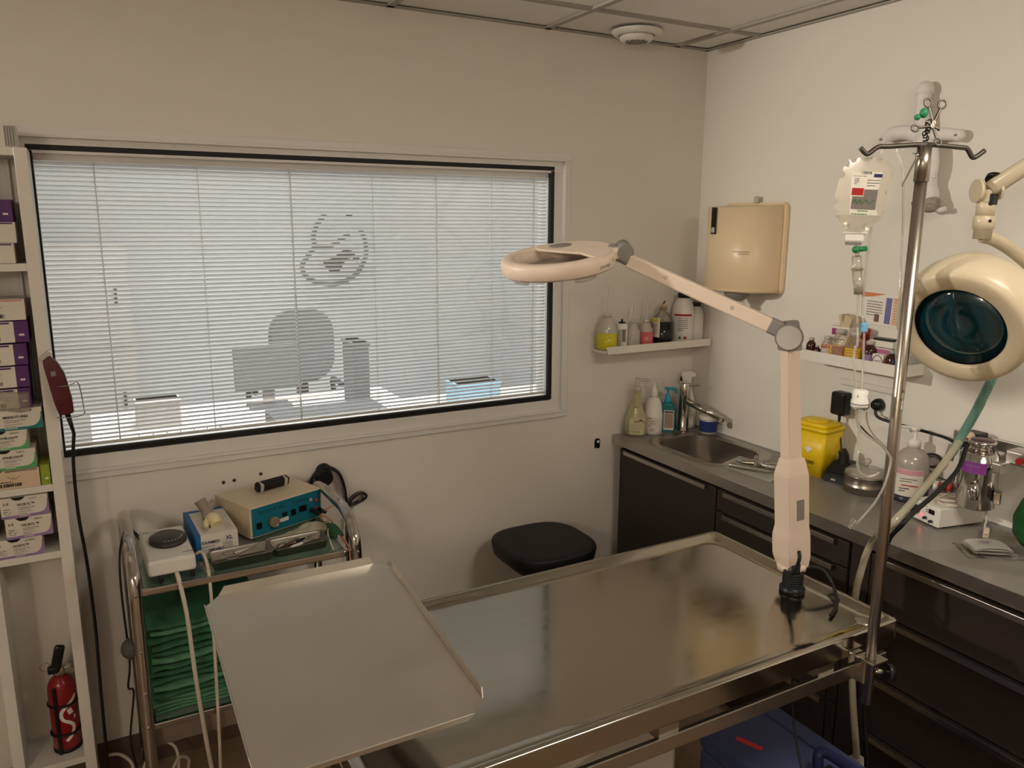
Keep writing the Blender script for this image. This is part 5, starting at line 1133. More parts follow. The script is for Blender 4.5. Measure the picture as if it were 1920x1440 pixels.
h2 = thing('corrugated_hose', 'pale vertical corrugated hose at the right picture edge above the rail', 'hose', (-.09, -1.53, 1.17))
rings([(-.10, -1.545, 1.32), (-.095, -1.54, 1.25), (-.09, -1.535, 1.175)], .0125, TEALT, 'hose_body', h2)
obj('wire_hook', B().tube([(-.06, -1.49, 1.26), (-.066, -1.483, 1.22), (-.06, -1.475, 1.18), (-.05, -1.475, 1.155)], .003, 8), STEEL, h2)
bcb = thing('black_cable', 'thick black cable drooping from the vaporiser across the worktop edge', 'cable', (-.3, -1.4, .9))
obj('cable', B().tube([A(1812, 838, 2.14), A(1796, 880, 2.08), A(1760, 920, 2.0), A(1712, 962, 1.92), A(1690, 985, 1.87), (-.49, -1.36, .935), (-.585, -1.415, .91), (-.60, -1.429, .86), (-.60, -1.431, .78), (-.60, -1.432, .63), (-.60, -1.416, .51), (-.60, -1.44, .33), (-.60, -1.45, .1)], .006, 8), BLACKR, bcb)
tc_ = thing('cable_bundle', 'small tied bundle of thin black wire on the wall behind the hose', 'cable', (-.02, -1.15, 1.0)); b = B()
for k in range(4): b.torus((0, 0, 0), .017+.003*k, .0016, T(-.02-.002*k, -1.165+.003*k, 1.03+.002*k) @ RY(PI/2+.3*k), 18, 5, sy=1.3)
b.tube([(-.02, -1.15, 1.0), (-.018, -1.18, .985), (-.02, -1.23, .985), (-.02, -1.235, 1.01)], .0018, 6); obj('wire', b, BLACK, tc_)

# ================================================================== ON THE TROLLEY (glass top at z = .807)
GZ = .8075
# electrosurgery unit: box with teal front, yawed slightly
p0 = V((-1.95, -.26, GZ)); e_x = V((.235, .09, 0)).normalized(); Me = frame(p0, e_x, V((-e_x.y, e_x.x, 0)))
EW, ED, EH = .262, .20, .098
es = thing('electrosurgery_unit', 'beige electrosurgery unit with teal front panel on the trolley', 'medical device', p0)
obj('case', B(Me).box((EW/2, ED/2, .008+EH/2), (EW, ED, EH), .002), BEIGE, es)
for a in (.02, EW-.02):
    for c in (.02, ED-.02): obj('foot', B(Me).cyl((a, c, 0), (a, c, .009), .008), BLACKR, es)
Mf = Me @ T(EW/2, -.0012, .008+EH/2) @ RX(PI/2)
fp = obj('front_panel', B(Mf).prism(rrect(EW-.012, EH-.008, .001, 2), .001), TEALP, es)
Mf = Mf @ T(0, 0, .0014)
text('VETOCUT 200', .0145, Mf @ T(-.104, .0215, 0), INK, fp); text('COVETO', .0145, Mf @ T(.022, .0215, 0), INK, fp); text('Power', .007, Mf @ T(-.062, -.038, 0), INK, fp)
for u, v, w_, h in ((-.103, -.012, .017, .02), (-.012, -.0, .016, .012), (.020, -.003, .016, .02), (.055, -.0, .026, .02)): obj('rocker_switch', B(Mf @ T(u, v, 0)).box((0, 0, .002), (w_, h, .005), .001), BLACK, es)
kn = obj('power_knob', B(Mf @ T(-.054, -.012, 0)).lathe([(.0175, 0), (.0165, .014), (.014, .016)], 28), mat('taupe_plastic', (138, 124, 106), .5), es)
obj('knob_dot', B(Mf @ T(-.048, -.023, .016)).lathe([(.003, 0), (.002, .001)], 12), PAPER, kn)
obj('tape_strip', B(Mf @ T(-.016, -.017, .001) @ RZ(.02)).box((0, 0, 0), (.036, .012, .0006)), PAPER, fp)
for u, v, m_ in ((.086, .02, LGREY), (.108, .014, mat('pink_socket', (190, 70, 90), .5)), (.086, -.014, BLACK), (.11, -.014, mat('pink_socket', (190, 70, 90), .5))): obj('jack_socket', B(Mf @ T(u, v, 0)).lathe([(.006, 0), (.006, .004), (.003, .005)], 16), m_, es)
for u, v in ((.086, -.014), (.112, -.016)): obj('jack_plug', B(Mf @ T(u, v, 0)).cyl((0, 0, .003), (.012, -.012, .03), .0068, .005), BLACK, es)
q1 = Mf @ V((.098, -.026, .03)); q2 = Mf @ V((.124, -.028, .03))
obj('orange_lead', B().tube([q1, q1+V((.03, -.03, -.02)), (-1.71, -.33, .80), (-1.685, -.40, .76), (-1.68, -.44, .64), (-1.685, -.45, .5)], .0032, 8), COPPER, es)
obj('orange_lead', B().tube([q1+V((.06, .06, 0)), (-1.72, -.20, .825), (-1.69, -.34, .80), (-1.675, -.405, .74), (-1.672, -.44, .6)], .0032, 8), COPPER, es)
obj('pale_lead', B().tube([q2, q2+V((.0, -.03, -.03)), (-1.745, -.38, .83), (-1.735, -.475, .76), (-1.71, -.49, .66), (-1.70, -.49, .55)], .0024, 8), CORDW, es)
hb = thing('bipolar_handle', 'short black padded handle with silver ends on the electrosurgery unit', 'handle', Me @ V((.15, .11, .107)))
Mh_ = Me @ T(.145, .105, .1065)
obj('grip', B(Mh_).box((0, 0, .022), (.118, .028, .03), .008, RX(.28)), BLACKR, hb)
for s in (-1, 1): obj('silver_band', B(Mh_).box((s*.044, -.0025, .0225), (.016, .029, .032), .008, RX(.28)), LGREY, hb)
# glove box
p0 = V((-2.10, -.325, GZ)); Mg = frame(p0, (1, .04, 0), (-.12, 1, 0))
gb = thing('glove_box', 'blue and white box of size XL gloves with a glove sticking out', 'box', p0)
obj('carton', B(Mg).box((.052, .11, .036), (.104, .22, .072), .001), CARD, gb)
obj('blue_side', B(Mg).box((-.006, .11, .0366), (.014, .222, .0735), .001), mat('cobalt_card', (30, 104, 164), .5), gb)
obj('blue_stripe', B(Mg).box((.052, .212, .0724), (.104, .018, .0012)), MATS['cobalt_card'], gb)
Mt = Mg @ T(.05, -.0006, .036) @ RX(PI/2)
text('EXAMED', .0128, Mt @ T(-.047, .008, .0004), BINK, gb, bold=.02); text('XL', .0165, Mt @ T(.019, .012, .0004), BINK, gb, bold=.02)
b = B(); bars(b, Mt @ T(0, 0, .0006), -.046, -.0, .055, 1, .004, .0016, 3); barcode(b, Mt @ T(0, 0, .0006), -.028, -.019, .04, .012, 9); bars(b, Mt @ T(0, 0, .0006), .01, .003, .028, 6, .005, .0014, 5); obj('box_print', b, BINK, gb)
text('EXAM', .017, Mg @ T(.03, .206, .0735), PAPER, gb)
b = B(); bars(b, Mg @ T(0, 0, .0726), .01, .06, .02, 6, .008, .002, 7); bars(b, Mg @ T(0, 0, .0726), .075, .06, .02, 6, .008, .002, 8); obj('top_print', b, GINK, gb)
obj('glove_slot', B(Mg).lathe([(.03, .0722), (.03, .0732)], 24, T(.05, .115, 0), sx=.7, sy=1.5), BLACK, gb)
b = B(Mg); b.tube([(.048, .10, .068), (.045, .075, .088), (.05, .06, .094), (.055, .045, .082)], lambda u: .02-.004*abs(u-.5), 12); b.tube([(.05, .08, .09), (.03, .06, .09), (.025, .045, .077)], lambda u: .012-.005*u, 10); b.tube([(.055, .12, .07), (.06, .10, .085), (.07, .075, .078)], .011, 10)
obj('glove', b, GLOVE, gb)
b = B(Mg); b.tube([(.045, .13, .068), (.04, .15, .1), (.03, .16, .125)], lambda u: .012+.006*u, 10); b.tube([(.045, .14, .08), (.06, .15, .105), (.07, .155, .112)], lambda u: .011, 10); obj('cuff', b, mat('grey_glove', (150, 138, 124), .7), gb)
# ultrasonic scaler: white box with big dial, front propped up
p0 = V((-2.248, -.435, GZ)); Mu = frame(p0+V((0, 0, .02)), (1, .02, 0), (.03, 1, .0)) @ RX(.0)
us = thing('ultrasonic_scaler', 'white square control unit with a large dark dial on the trolley', 'medical device', p0)
obj('case', B(Mu).box((.061, .125, .022), (.122, .25, .044), .008, seg=3), WHITE, us)
dl = obj('dial', B(Mu).lathe([(.05, .043), (.049, .054), (.04, .059), (.0, .06)], 44, T(.068, .14, 0), sx=1, sy=1.25), mat('charcoal_plastic', (52, 50, 50), .35), us)
b = B(Mu)
for k in range(8): a = -1.9+k*.24; b.lathe([(.0018, 0), (.0018, .0008)], 6, T(.068+.038*math.cos(a), .14+.038*1.25*math.sin(a), .0592))
obj('dial_mark', b, PAPER, dl)['kind'] = 'stuff'
text('DENTOSON', .013, Mu @ T(.01, .222, .0445), GINK, us); text('LAIFOR', .009, Mu @ T(.092, .03, .0445) @ RZ(.06), INK, us, bold=.02)
for a in (.03, .11): obj('rubber_foot', B(Mu).box((a, -.002, -.008), (.012, .014, .018), .003), BLACKR, us)
for a in (.03, .11): obj('rubber_foot', B(Mu).box((a, .235, -.01), (.012, .014, .02), .003), BLACKR, us)
obj('hose_lead', B().tube([Mu @ V((.07, .0, .0)), Mu @ V((.072, -.02, -.01)), (-2.165, -.475, .72), (-2.155, -.49, .5), (-2.14, -.49, .3), (-2.125, -.49, .14)], .0058, 10), CORDW, us)
obj('return_lead', B().tube([Mu @ V((.13, .06, .02)), Mu @ V((.145, .05, .025)), Mu @ V((.15, .0, .0)), (-2.10, -.475, .74), (-2.105, -.485, .5), (-2.11, -.49, .3), (-2.118, -.49, .15)], .0045, 10), CORDW, us)
obj('black_lead', B().tube([Mu @ V((.006, .245, .02)), Mu @ V((-.02, .29, .05)), (-2.29, -.30, .925), (-2.31, -.40, .895), (-2.315, -.42, .78), (-2.312, -.42, .6), (-2.322, -.42, .52), (-2.31, -.42, .5), (-2.33, -.42, .36), (-2.32, -.42, .25), (-2.33, -.42, .14), (-2.33, -.42, .02)], .0028, 8, 6), BLACK, us)
obj('lead_plug', B().cyl(Mu @ V((.006, .245, .02)), Mu @ V((-.014, .275, .042)), .006, .004), BLACK, us)
# steel dishes with instruments
def dish(M, w_, d, h, label, nm='instrument_dish'):
    t = thing(nm, label, 'dish', M.translation, None); q = bmesh.new()
    L_ = [[q.verts.new((p[0], p[1], z)) for p in rrect(a, c, r, 4)] for a, c, r, z in ((w_-.012, d-.012, .008, 0), (w_, d, .01, h), (w_+.006, d+.006, .012, h+.001), (w_-.004, d-.004, .009, h-.002), (w_-.016, d-.016, .007, .002))]
    for a, c in zip(L_, L_[1:]):
        n = len(a)
        for k in range(n): f = q.faces.new((a[k], a[(k+1) % n], c[(k+1) % n], c[k])); f.smooth = True
    q.faces.new(L_[0][::-1]); q.faces.new(L_[-1]); b = B(M); b.merge(q); obj('dish_body', b, STEEL, t); return t
Md = T(-2.0, -.385, GZ) @ RZ(.05)
dish(Md, .165, .085, .028, 'small deep steel dish holding scissors on the trolley front')
Md2 = T(-1.832, -.372, GZ) @ RZ(.06)
dish(Md2, .16, .085, .025, 'second steel dish with small instruments next to the scissors dish')
sc1 = thing('scissors', 'steel scissors with ring handle lying in the left steel dish', 'scissors', Md @ V((0, 0, .012)))
obj('ring_handle', B(Md).torus((-.035, .006, .03), .012, .0022, T(0, 0, 0), 20, 6, sx=1.3).torus((-.03, -.018, .024), .012, .0022, None, 20, 6, sx=1.3), STEEL, sc1)
for dy in (0, -.012): obj('blade', B(Md).tube([(-.02, .003+dy, .027), (.02, .008+dy*.5, .03), (.062, .022+dy*.3, .036)], lambda u: .0036-.002*u, 8), STEEL, sc1)
rd = random.Random(11)
for k, l in enumerate(('short black handled instrument in the right steel dish, back row', 'black tipped clip in the middle of the right steel dish', 'white capped blade holder at the front of the right steel dish', 'slim steel probe along the right steel dish', 'small steel needle holder at the left of the right steel dish')):
    x0, x1, yv = [(-.0, .05, .022), (-.01, .035, .002), (-.03, .045, -.018), (-.06, .06, .012), (-.065, -.02, -.008)][k]
    t = thing('small_instrument', l, 'instrument', Md2 @ V((x0, yv, .006)), 'instruments in the right steel dish')
    obj('grip', B(Md2).cyl((x0, yv, .010+.002*k), ((x0+x1)/2, yv+.004, .014+.003*k), .0045), [BLACK, BLACK, PAPER, STEEL, STEEL][k], t)
    obj('tip', B(Md2).cyl(((x0+x1)/2, yv+.004, .014+.003*k), (x1, yv+.008, .018+.002*k), .0028, .001), STEEL, t)
gz = tag(obj('crumpled_gauze', B(T(-1.815, -.285, GZ)).grid(lambda u, v: V((-.115+.23*u, -.045+.085*v+.075*(u-.5), .004+(.022+.012*math.sin(9*u+2*v))*math.sin(PI*u)**.6*math.sin(PI*v)**.7+.005*math.sin(23*u+6*v)*math.sin(17*v)*math.sin(PI*u))), 40, 20, .0015), mat('cream_gauze', (226, 218, 196), .9)), 'crumpled cream gauze in front of the electrosurgery unit', 'gauze')
pg_ = tag(obj('folded_swab', B(T(-1.735, -.275, GZ)).grid(lambda u, v: V((-.0+.05*u, -.07+.11*v, .003+.02*math.sin(PI*u)*math.sin(PI*v)+.003*math.sin(12*u+5*v))), 20, 20, .002), DRAPEL), 'pale green swab at the right of the trolley top', 'swab')
sp_ = thing('sterile_pouch', 'clear sterile pouch with grey strip beside the glove box', 'pouch', (-1.985, -.29, GZ)); Mpp = T(-1.99, -.25, GZ) @ RZ(.15)
obj('pouch_sheet', B(Mpp).grid(lambda u, v: V((-.045+.09*u, -.09+.18*v, .002+.003*math.sin(5*u+3*v)**2)), 14, 18, .0008), BAG, sp_); obj('grey_strip', B(Mpp @ T(.005, -.045, .0065) @ RZ(.45)).box((0, 0, 0), (.018, .06, .001)), GREYP, sp_)
am = thing('ampoule', 'small clear ampoule with red print next to the steel dish', 'ampoule', (-2.10, -.41, GZ)); obj('ampoule_body', B().cyl((-2.093, -.44, GZ+.012), (-2.105, -.39, GZ+.012), .0115), PET, am); obj('red_print', B().box((-2.104, -.415, GZ+.022), (.004, .035, .002)), RINK, am)
# folded green drapes on the lower shelf
rd = random.Random(5); z = .4135; DRP = []
for k in range(15):
    h = .0205 if k > 3 else .011; w0 = rd.uniform(-.006, .006); y0_ = rd.uniform(-.004, .006); ph = rd.uniform(0, 6)
    def fn(u, v, z=z, h=h, ph=ph, w0=w0, y0_=y0_, k=k):
        # folded cloth wrapped section: front edge rounded
        a = v*2*PI; cx = -2.105+w0; x = -2.262+w0+(.30)*u
        yy = -.255+y0_+(.172)*math.copysign(abs(math.cos(a))**.35, math.cos(a)); zz = z+h/2+h*.49*math.copysign(abs(math.sin(a))**.6, math.sin(a))
        wv = .0016*math.sin(7*u*3.1+ph)+.0008*math.sin(23*u+ph*2); zz += wv*(k > 3); yy += .004*math.sin(11*u+ph) if yy < -.3 else 0
        return V((x, yy, max(zz, .4125)))
    d = obj('folded_drape', B().grid(fn, 22, 20), DRAPE if k > 3 and k % 4 != 1 else DRAPEL)
    tag(d, 'folded green surgical drape, '+('lowest', 'second lowest', 'third lowest', 'fourth lowest', 'fifth lowest', 'sixth lowest', 'seventh lowest', 'middle one', 'seventh from the top', 'sixth from the top', 'fifth from the top', 'fourth from the top', 'third from the top', 'second from the top', 'topmost')[k]+' in the trolley pile', 'drape', 'green drapes piled on the lower trolley shelf'); z += h
# cables hung behind the trolley
cr = thing('cable_hook', 'round black wall hook carrying looped grey cables behind the trolley', 'hook', (-1.65, 0, .88))
obj('hook_disc', B(T(-1.652, 0, .915) @ RX(PI/2)).lathe([(.028, 0), (.028, .012), (.022, .016)], 28), BLACK, cr)
obj('hook_peg', B().cyl((-1.652, -.012, .92), (-1.652, -.05, .922), .007), BLACK, cr)
for k, (r, m_) in enumerate(((0, GREYP), (.006, BLACK), (-.006, GREYP), (.003, BLACK))):
    y_ = -.022-.006*k
    obj('cable_loop', B().tube([(-1.715-r, y_, .80), (-1.71-r, y_, .86), (-1.69-r, y_, .91), (-1.655, y_, .934+r), (-1.615+r, y_, .915), (-1.595+r, y_, .87), (-1.588+r, y_, .82), (-1.582, y_, .79), (-1.55-r, y_, .79), (-1.52+2*r, y_, .806), (-1.53, y_, .825), (-1.57, y_, .80), (-1.585, y_, .7), (-1.585, y_, .45)], .0036, 8), m_, cr)
for k, (x, z_) in enumerate(((-1.982, .925), (-1.948, .927), (-1.862, .936))): 
    h = thing('wall_plug_hole', ['leftmost old screw hole in the wall above the glove box', 'middle old screw hole in the wall above the glove box', 'old screw hole in the wall above the electrosurgery unit'][k], 'screw hole', (x, 0, z_))
    obj('plug_rim', B(T(x, 0, z_) @ RX(PI/2)).lathe([(.007, 0), (.006, .0012), (.0035, .0012)], 8), GREYP, h); obj('hole', B(T(x, -.0012, z_) @ RX(PI/2)).lathe([(.004, 0), (.004, .0004)], 8), BLACK, h)

# ================================================================== BOXES IN THE NARROW SHELF UNIT
BF = -.168      # front faces
IN0, IN1 = BX0+.032, BX1-.032
def sbox(x0, x1, z0, z1, label, base=CARD, accent=None, style='curve', title=None, size=None, code=None, notch=True, dep=.12, yf=BF, band=None):
    t = thing('suture_box', label, 'box', ((x0+x1)/2, yf, z0), 'suture boxes in the narrow shelf unit'); w_, h = x1-x0, z1-z0
    obj('carton', B().box(*span(x0, x1, yf, yf+dep, z0, z1-.0005), .0008), base if style != 'side' else accent, t)
    M = frame(((x0+x1)/2, yf-.0004, z0), (1, 0, 0), (0, 0, 1))
    if style == 'curve':
        P = [(-w_/2, 0), (w_/2, 0), (w_/2, h*.82)]+[(w_/2-.06*w_-.2*w_*(1-math.cos(a)), .13*h+.55*h*(1-math.sin(a))) for a in [PI/2*k/8*1 for k in range(1, 9)]][:0]
        cr_ = [(w_*.5-.02*w_-.22*w_*(k/8)**2.2, h*.78-(h*.66)*(1-(1-k/8)**2)) for k in range(9)]
        obj('colour_field', B(M).prism([(-w_/2, 0), (w_/2, 0), (w_/2, h*.8)]+cr_+[(-w_/2, h*.12)], .0004), accent, t)
        b = B(); bars(b, M @ T(0, 0, .0006), -w_*.12, h*.05, w_*.3, 1, .004, h*.04, 9); obj('pale_print', b, PAPER, t)
        tx0 = -w_*.05
    elif style == 'side':
        obj('white_front', B(M).box((-w_*.12, h*.49, .0008), (w_*.76, h*.96, .0016), .0004), base, t); tx0 = -w_*.4; M = M @ T(-w_*.12, 0, .0014)
        obj('pale_mark', B(M @ T(w_*.5, h*.35, -.0008)).box((0, 0, 0), (w_*.09, h*.09, .0004)), PAPER, t)
        obj('colour_band', B(M).box((w_*.08, h*.9, .0005), (w_*.46, h*.08, .0004)), accent, t)
    elif style == 'band':
        obj('colour_band', B(M).box((w_*.15, h*.93, .0003), (w_*.62, h*.07, .0004)), accent, t); tx0 = -w_*.2
    M = M @ T(0, 0, .0008)
    if notch:
        nx = -w_*.12 if style == 'curve' else -w_*.35; obj('thumb_notch', B(M).prism([(nx-.017, h*.995), (nx-.012, h*.9), (nx-.006, h*.84), (nx+.006, h*.84), (nx+.012, h*.9), (nx+.017, h*.995)], .0003), BLACK, t)
    if title: text(title, h*.17, M @ T(tx0-.012, h*.56, .0002), INK, t, bold=.015)
    if size: text(size, h*.17, M @ T(-w_*.44, h*.66, .0002), INK, t, bold=.01)
    if code: text(code, h*.12, M @ T(w_*.12, h*.82, .0002), BINK if False else INK, t)
    b = B()
    if style == 'curve': bars(b, M, tx0-.01, h*.44, w_*.36, 2, h*.08, h*.03, 3); bars(b, M, tx0-.01, h*.25, w_*.3, 2, h*.08, h*.025, 4); bars(b, M, -w_*.44, h*.42, w_*.14, 2, h*.1, h*.035, 5)
    else: barcode(b, M, -w_*.36, h*.12, w_*.5, h*.18, int(z0*997) % 50, 22); bars(b, M, -w_*.36, h*.36, w_*.55, 1, .004, h*.04, 6)
    obj('box_print', b, INK if style != 'curve' else GINK, t)
    if style != 'curve':
        obj('needle_mark', B(M).tube([(-w_*.12, h*.66, 0), (-w_*.06, h*.55, 0), (0, h*.52, 0), (w_*.06, h*.55, 0), (w_*.12, h*.66, 0)], .0006, 5).tube([(0, h*.52, 0), (0, h*.64, 0)], .0005, 5), GINK, t)
    else:
        obj('needle_mark', B(M).tube([(-w_*.44, h*.34, 0), (-w_*.4, h*.22, 0), (-w_*.36, h*.2, 0), (-w_*.32, h*.22, 0), (-w_*.28, h*.34, 0)], .0006, 5), GINK, t)
    return t
X = IN0
# upper compartment
sbox(X, -2.478, 1.655, 1.707, 'white suture box with barcode, lowest on the highest open shelf', accent=PURPLE, style='band')
sbox(X, -2.470, 1.7075, 1.761, 'white suture box with sideways print, second on the highest open shelf', accent=PURPLE, style='band', notch=False)
sbox(X, -2.472, 1.7615, 1.818, 'white suture box with purple side, top of the highest open shelf', accent=PURPLE, style='side', notch=False)
# middle stack, bottom to top
sbox(X, -2.482, 1.0465, 1.10, 'tan suture box size 2-0 with barcode at the bottom of the tall stack', TANCARD, GINK, 'band', size='2-0')
gs = thing('suture_box', 'narrow lime green box standing upright beside the tan box', 'box', (-2.466, BF, 1.0465), 'suture boxes in the narrow shelf unit'); obj('carton', B().box(*span(-2.480, -2.4565, BF+.003, BF+.1, 1.0465, 1.104), .0008), LIME, gs); obj('white_mark', B().box((-2.466, BF+.0026, 1.064), (.008, .0008, .006)), PAPER, gs)
sbox(X, -2.486, 1.1015, 1.156, 'white suture box with green corner, lower of the two in the tall stack', accent=GREENC, title='ETHILON™', code='F34319')
sbox(X, -2.499, 1.1565, 1.210, 'white suture box with green corner, upper and shorter of the two', accent=GREENC, title='ETHILON™', code='F3203H')
sbox(X, -2.460, 1.2105, 1.268, 'white suture box with teal edge, size 2-0, in the tall stack', accent=TEALC, title='MERSUTURES', size='2-0', code='F2503', notch=False)
mb_ = sbox(X, -2.480, 1.2685, 1.324, 'white box with a clear pouch hanging over it above the teal box', accent=PURPLE, style='side')
tag(obj('clear_pouch', B().grid(lambda u, v: V((X+.03+.09*u, BF-.006-.004*math.sin(PI*u)*math.sin(5*v), 1.262+.055*v+.004*math.sin(6*u))), 12, 8, .0006), BAG), 'crinkled clear pouch draped over the white box in the stack', 'pouch')
for k, (z0, xr, l) in enumerate(((1.3265, -2.479, 'lowest of the three white boxes with purple ends'), (1.3865, -2.477, 'middle of the three white boxes with purple ends'), (1.447, -2.468, 'highest of the three white boxes with purple ends'))): sbox(X, xr, z0, z0+.058, l, accent=PURPLE, style='side')
sbox(X, -2.470, 1.5065, 1.562, 'white suture box with a pink stripe on top of the tall stack', accent=PINKC, style='band')
# lower compartment, slightly fanned
sbox(X+.0, -2.494, .8485, .903, 'lowest white and lilac suture box, size 1', accent=LILAC, title='VICRYL™', size='1', code='JV1036H', dep=.13)
sbox(X+.026, -2.466, .9035, .963, 'middle white and lilac suture box, size 3-0', accent=LILAC, title='VICRYL™', size='3-0', code='MPJ3H', dep=.13, yf=BF-.002)
sbox(X+.02, -2.47, .9635, 1.022, 'upper white and lilac suture box, size 2-0', accent=LILAC, title='VICRYL™', size='2-0', code='JV317', dep=.13)
tb = thing('carton_on_top', 'grey striped white carton on top of the narrow shelf unit', 'box', (-2.5, -.1, 1.949)); obj('carton', B().box(*span(-2.60, -2.444, -.165, -.05, 1.949, 2.004), .001), CARD, tb)
b = B(); [b.box((-2.468+.006*k, -.1655, 1.975), (.002, .0008, .048)) for k in range(4)]; obj('grey_stripe', b, GINK, tb)['kind'] = 'stuff'; obj('grey_end', B().box((-2.457, -.1653, 1.976), (.026, .0006, .052)), LGREY, tb)
# fire extinguisher
ex_, ey_ = -2.497, -.095; ez = .191
fe = thing('fire_extinguisher', 'small red fire extinguisher at the bottom of the narrow shelf unit', 'fire extinguisher', (ex_, ey_, ez)); Mx = T(ex_, ey_, ez) @ RX(-.0) @ RY(.0)
obj('cylinder', B(Mx).lathe([(.034, 0), (.0375, .006), (.038, .19), (.036, .21), (.03, .228), (.018, .238), (.015, .243)], 36), RED, fe)
obj('base_ring', B(Mx).lathe([(.0385, .0), (.0385, .012)], 36), BLACKR, fe)
obj('valve', B(Mx).lathe([(.015, .24), (.018, .247), (.018, .265), (.013, .27)], 20).box((.02, 0, .258), (.03, .02, .018), .003), STEEL, fe)
obj('lever', B(Mx @ T(.0, -.012, .30) @ RY(.25)).box((0, 0, 0), (.028, .02, .085), .008), BLACK, fe); obj('lower_grip', B(Mx).box((-.014, -.012, .268), (.03, .022, .022), .005), BLACK, fe)
obj('safety_ring', B(Mx).torus((0, 0, 0), .013, .0015, T(-.034, -.012, .282) @ RX(PI/2), 20, 5), STEEL, fe)
obj('gauge', B(Mx).lathe([(.01, 0), (.01, .008)], 16, T(.030, -.014, .258) @ RX(PI/2)), STEEL, fe)
obj('strap_bracket', B(Mx).torus((0, 0, .155), .0388, .0045, n=32, m=6).torus((0, 0, .06), .0388, .0045, n=32, m=6).box((-.018, -.037, .11), (.010, .006, .22), .002), BLACK, fe)
def oncyl(u, v): a = -PI/2+u/.0475; return V((.0386*math.cos(a), .0386*math.sin(a), v*.8))
def rib(pts, w_):
    P = bez([V((p[0], p[1], 0)) for p in pts], 6); t = bmesh.new(); L_ = []
    for i, p in enumerate(P):
        d = (P[min(i+1, len(P)-1)]-P[max(i-1, 0)]).normalized(); n = V((-d.y, d.x, 0))*w_/2; L_.append((t.verts.new(oncyl(*(p-n)[:2])), t.verts.new(oncyl(*(p+n)[:2]))))
    for a, c in zip(L_, L_[1:]): t.faces.new((a[0], c[0], c[1], a[1]))
    b = B(Mx); b.merge(t); return b
obj('white_swoosh', rib([(.05, .225), (.03, .205), (.005, .185), (-.008, .165), (-.004, .14), (.02, .12), (.03, .10), (.02, .07), (.0, .05)], .012), PAPER, fe)
obj('white_mark', rib([(.014, .165), (.03, .17)], .024), PAPER, fe); obj('white_mark', rib([(.034, .14), (.04, .14)], .016), PAPER, fe)
# red clipper in its wire holder on the side panel
cx, cy = -2.402, -.185
hc_ = thing('hair_clipper', 'burgundy hair clipper in a wire holder on the shelf unit side', 'clipper', (cx, cy, 1.24))
Mcl = T(cx, cy, 1.245) @ RY(-.13)
obj('clipper_body', taper(Mcl, [(0, -.016, .020, -.014, .014), (.04, -.020, .024, -.018, .018), (.11, -.021, .022, -.018, .018), (.145, -.022, .012, -.016, .014), (.165, -.018, -.002, -.012, .012)]), CLIPRED, hc_)
obj('clipper_blade', B(Mcl @ T(-.011, 0, .168) @ RY(-.55)).box((0, 0, 0), (.034, .03, .011), .001), ALU, hc_)
obj('switch', B(Mcl).box((-.004, -.0185, .118), (.012, .003, .014), .001), GREYP, hc_)
obj('wire_holder', B().tube([(-2.424, -.195, 1.325), (-2.40, -.212, 1.327), (-2.378, -.205, 1.33), (-2.368, -.18, 1.33), (-2.362, -.17, 1.31), (-2.358, -.17, 1.25), (-2.36, -.18, 1.238), (-2.39, -.2, 1.236), (-2.424, -.19, 1.238)], .0015, 6, 4), STEEL, hc_)
obj('cord_relief', B().cyl(Mcl @ V((.003, 0, .0)), Mcl @ V((.006, 0, -.06)), .007, .004), BLACK, hc_)
obj('power_cord', B().tube([Mcl @ V((.006, 0, -.058)), (-2.398, -.185, 1.10), (-2.400, -.18, .95), (-2.392, -.175, .80), (-2.389, -.175, .6), (-2.393, -.18, .4), (-2.396, -.18, .2), (-2.40, -.18, .03), (-2.44, -.25, .006)], .0045, 8), BLACKR, hc_)
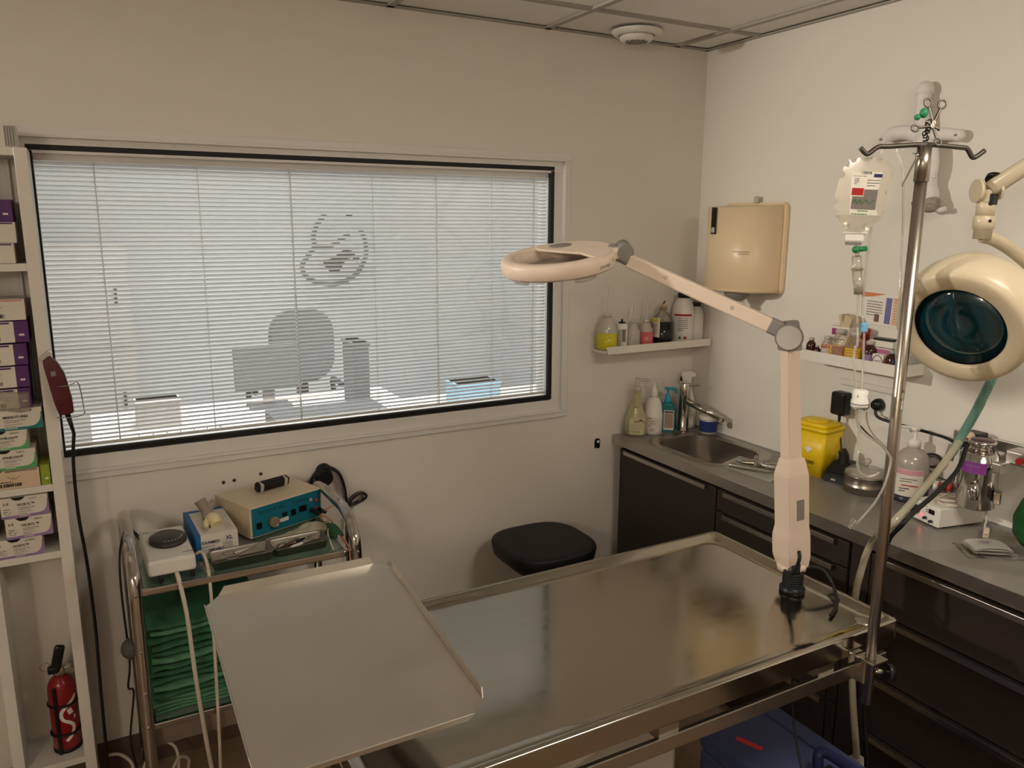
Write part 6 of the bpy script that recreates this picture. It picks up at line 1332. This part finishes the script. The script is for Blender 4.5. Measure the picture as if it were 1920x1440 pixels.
# white cables on the floor
fc_ = thing('floor_cable', 'loose white cables on the floor beside the trolley', 'cable', (-2.2, -.3, 0))
obj('cable', B().tube([(-2.40, -.06, .10), (-2.36, -.10, .115), (-2.33, -.12, .08), (-2.335, -.14, .01), (-2.30, -.2, .006), (-2.2, -.22, .006)], .005, 8), CORDW, fc_)
obj('cable', B().tube([(-2.34, -.16, .006), (-2.31, -.14, .05), (-2.28, -.12, .10), (-2.24, -.1, .12), (-2.20, -.12, .09), (-2.21, -.2, .03), (-2.24, -.25, .006)], .005, 8), CORDW, fc_)
obj('cable', B().tube([(-2.23, -.3, .14), (-2.205, -.31, .19), (-2.18, -.31, .17), (-2.20, -.31, .10), (-2.22, -.32, .06), (-2.19, -.33, .04), (-2.15, -.33, .10), (-2.12, -.34, .02)], .005, 8), CORDW, fc_)
# ================================================================== BLUE CASE UNDER THE TABLE
bx0, bx1, by0, by1, bh = -1.0, -.745, -1.80, -1.225, .455
bb = thing('blue_case', 'blue plastic equipment case with black handle standing under the table', 'case', ((bx0+bx1)/2, (by0+by1)/2, 0))
obj('case_body', B().box(*span(bx0, bx1, by0, by1, 0, bh-.06), .012), BLUEP, bb)
obj('case_lid', B().box(*span(bx0-.003, bx1+.003, by0-.003, by1+.003, bh-.058, bh), .014), BLUEP, bb)
obj('lid_ridge', B().box(*span(bx1-.06, bx1-.01, by0+.02, by1-.02, bh-.004, bh+.006), .003), BLUEP, bb)
obj('red_label', B(T(-.935, -1.335, bh+.0005) @ RZ(-1.2)).box((0, 0, 0), (.07, .016, .001)), mat('scarlet_label', (206, 44, 44), .5), bb)
hnd = obj('carry_handle', B().tube([(-.87, -1.50, bh), (-.87, -1.495, bh+.05), (-.86, -1.52, bh+.062), (-.86, -1.66, bh+.062), (-.87, -1.685, bh+.05), (-.87, -1.68, bh)], .013, 10, 4), BLUED, bb)
obj('recess', B().box(*span(-.91, -.82, -1.68, -1.49, bh-.002, bh+.002), .001), BLACK, bb)
tcb = thing('thin_cable', 'thin black cable hanging from the table over the blue case', 'cable', (-1.0, -1.5, .4))
obj('cable', B().tube([(-.93, -1.45, .76), (-.94, -1.46, .66), (-.955, -1.50, .56), (-.975, -1.56, .48), (-.98, -1.62, .466), (-.97, -1.72, .464)], .003, 6), BLACK, tcb)
tc2 = thing('thin_cable', 'thin dark cable running down behind the table end', 'cable', (-.66, -1.35, .3))
obj('cable', B().tube([(-.69, -1.35, .75), (-.685, -1.36, .5), (-.69, -1.37, .25), (-.685, -1.38, .02)], .003, 6), BLACK, tcb if False else tc2)
bpy.context.view_layer.update()
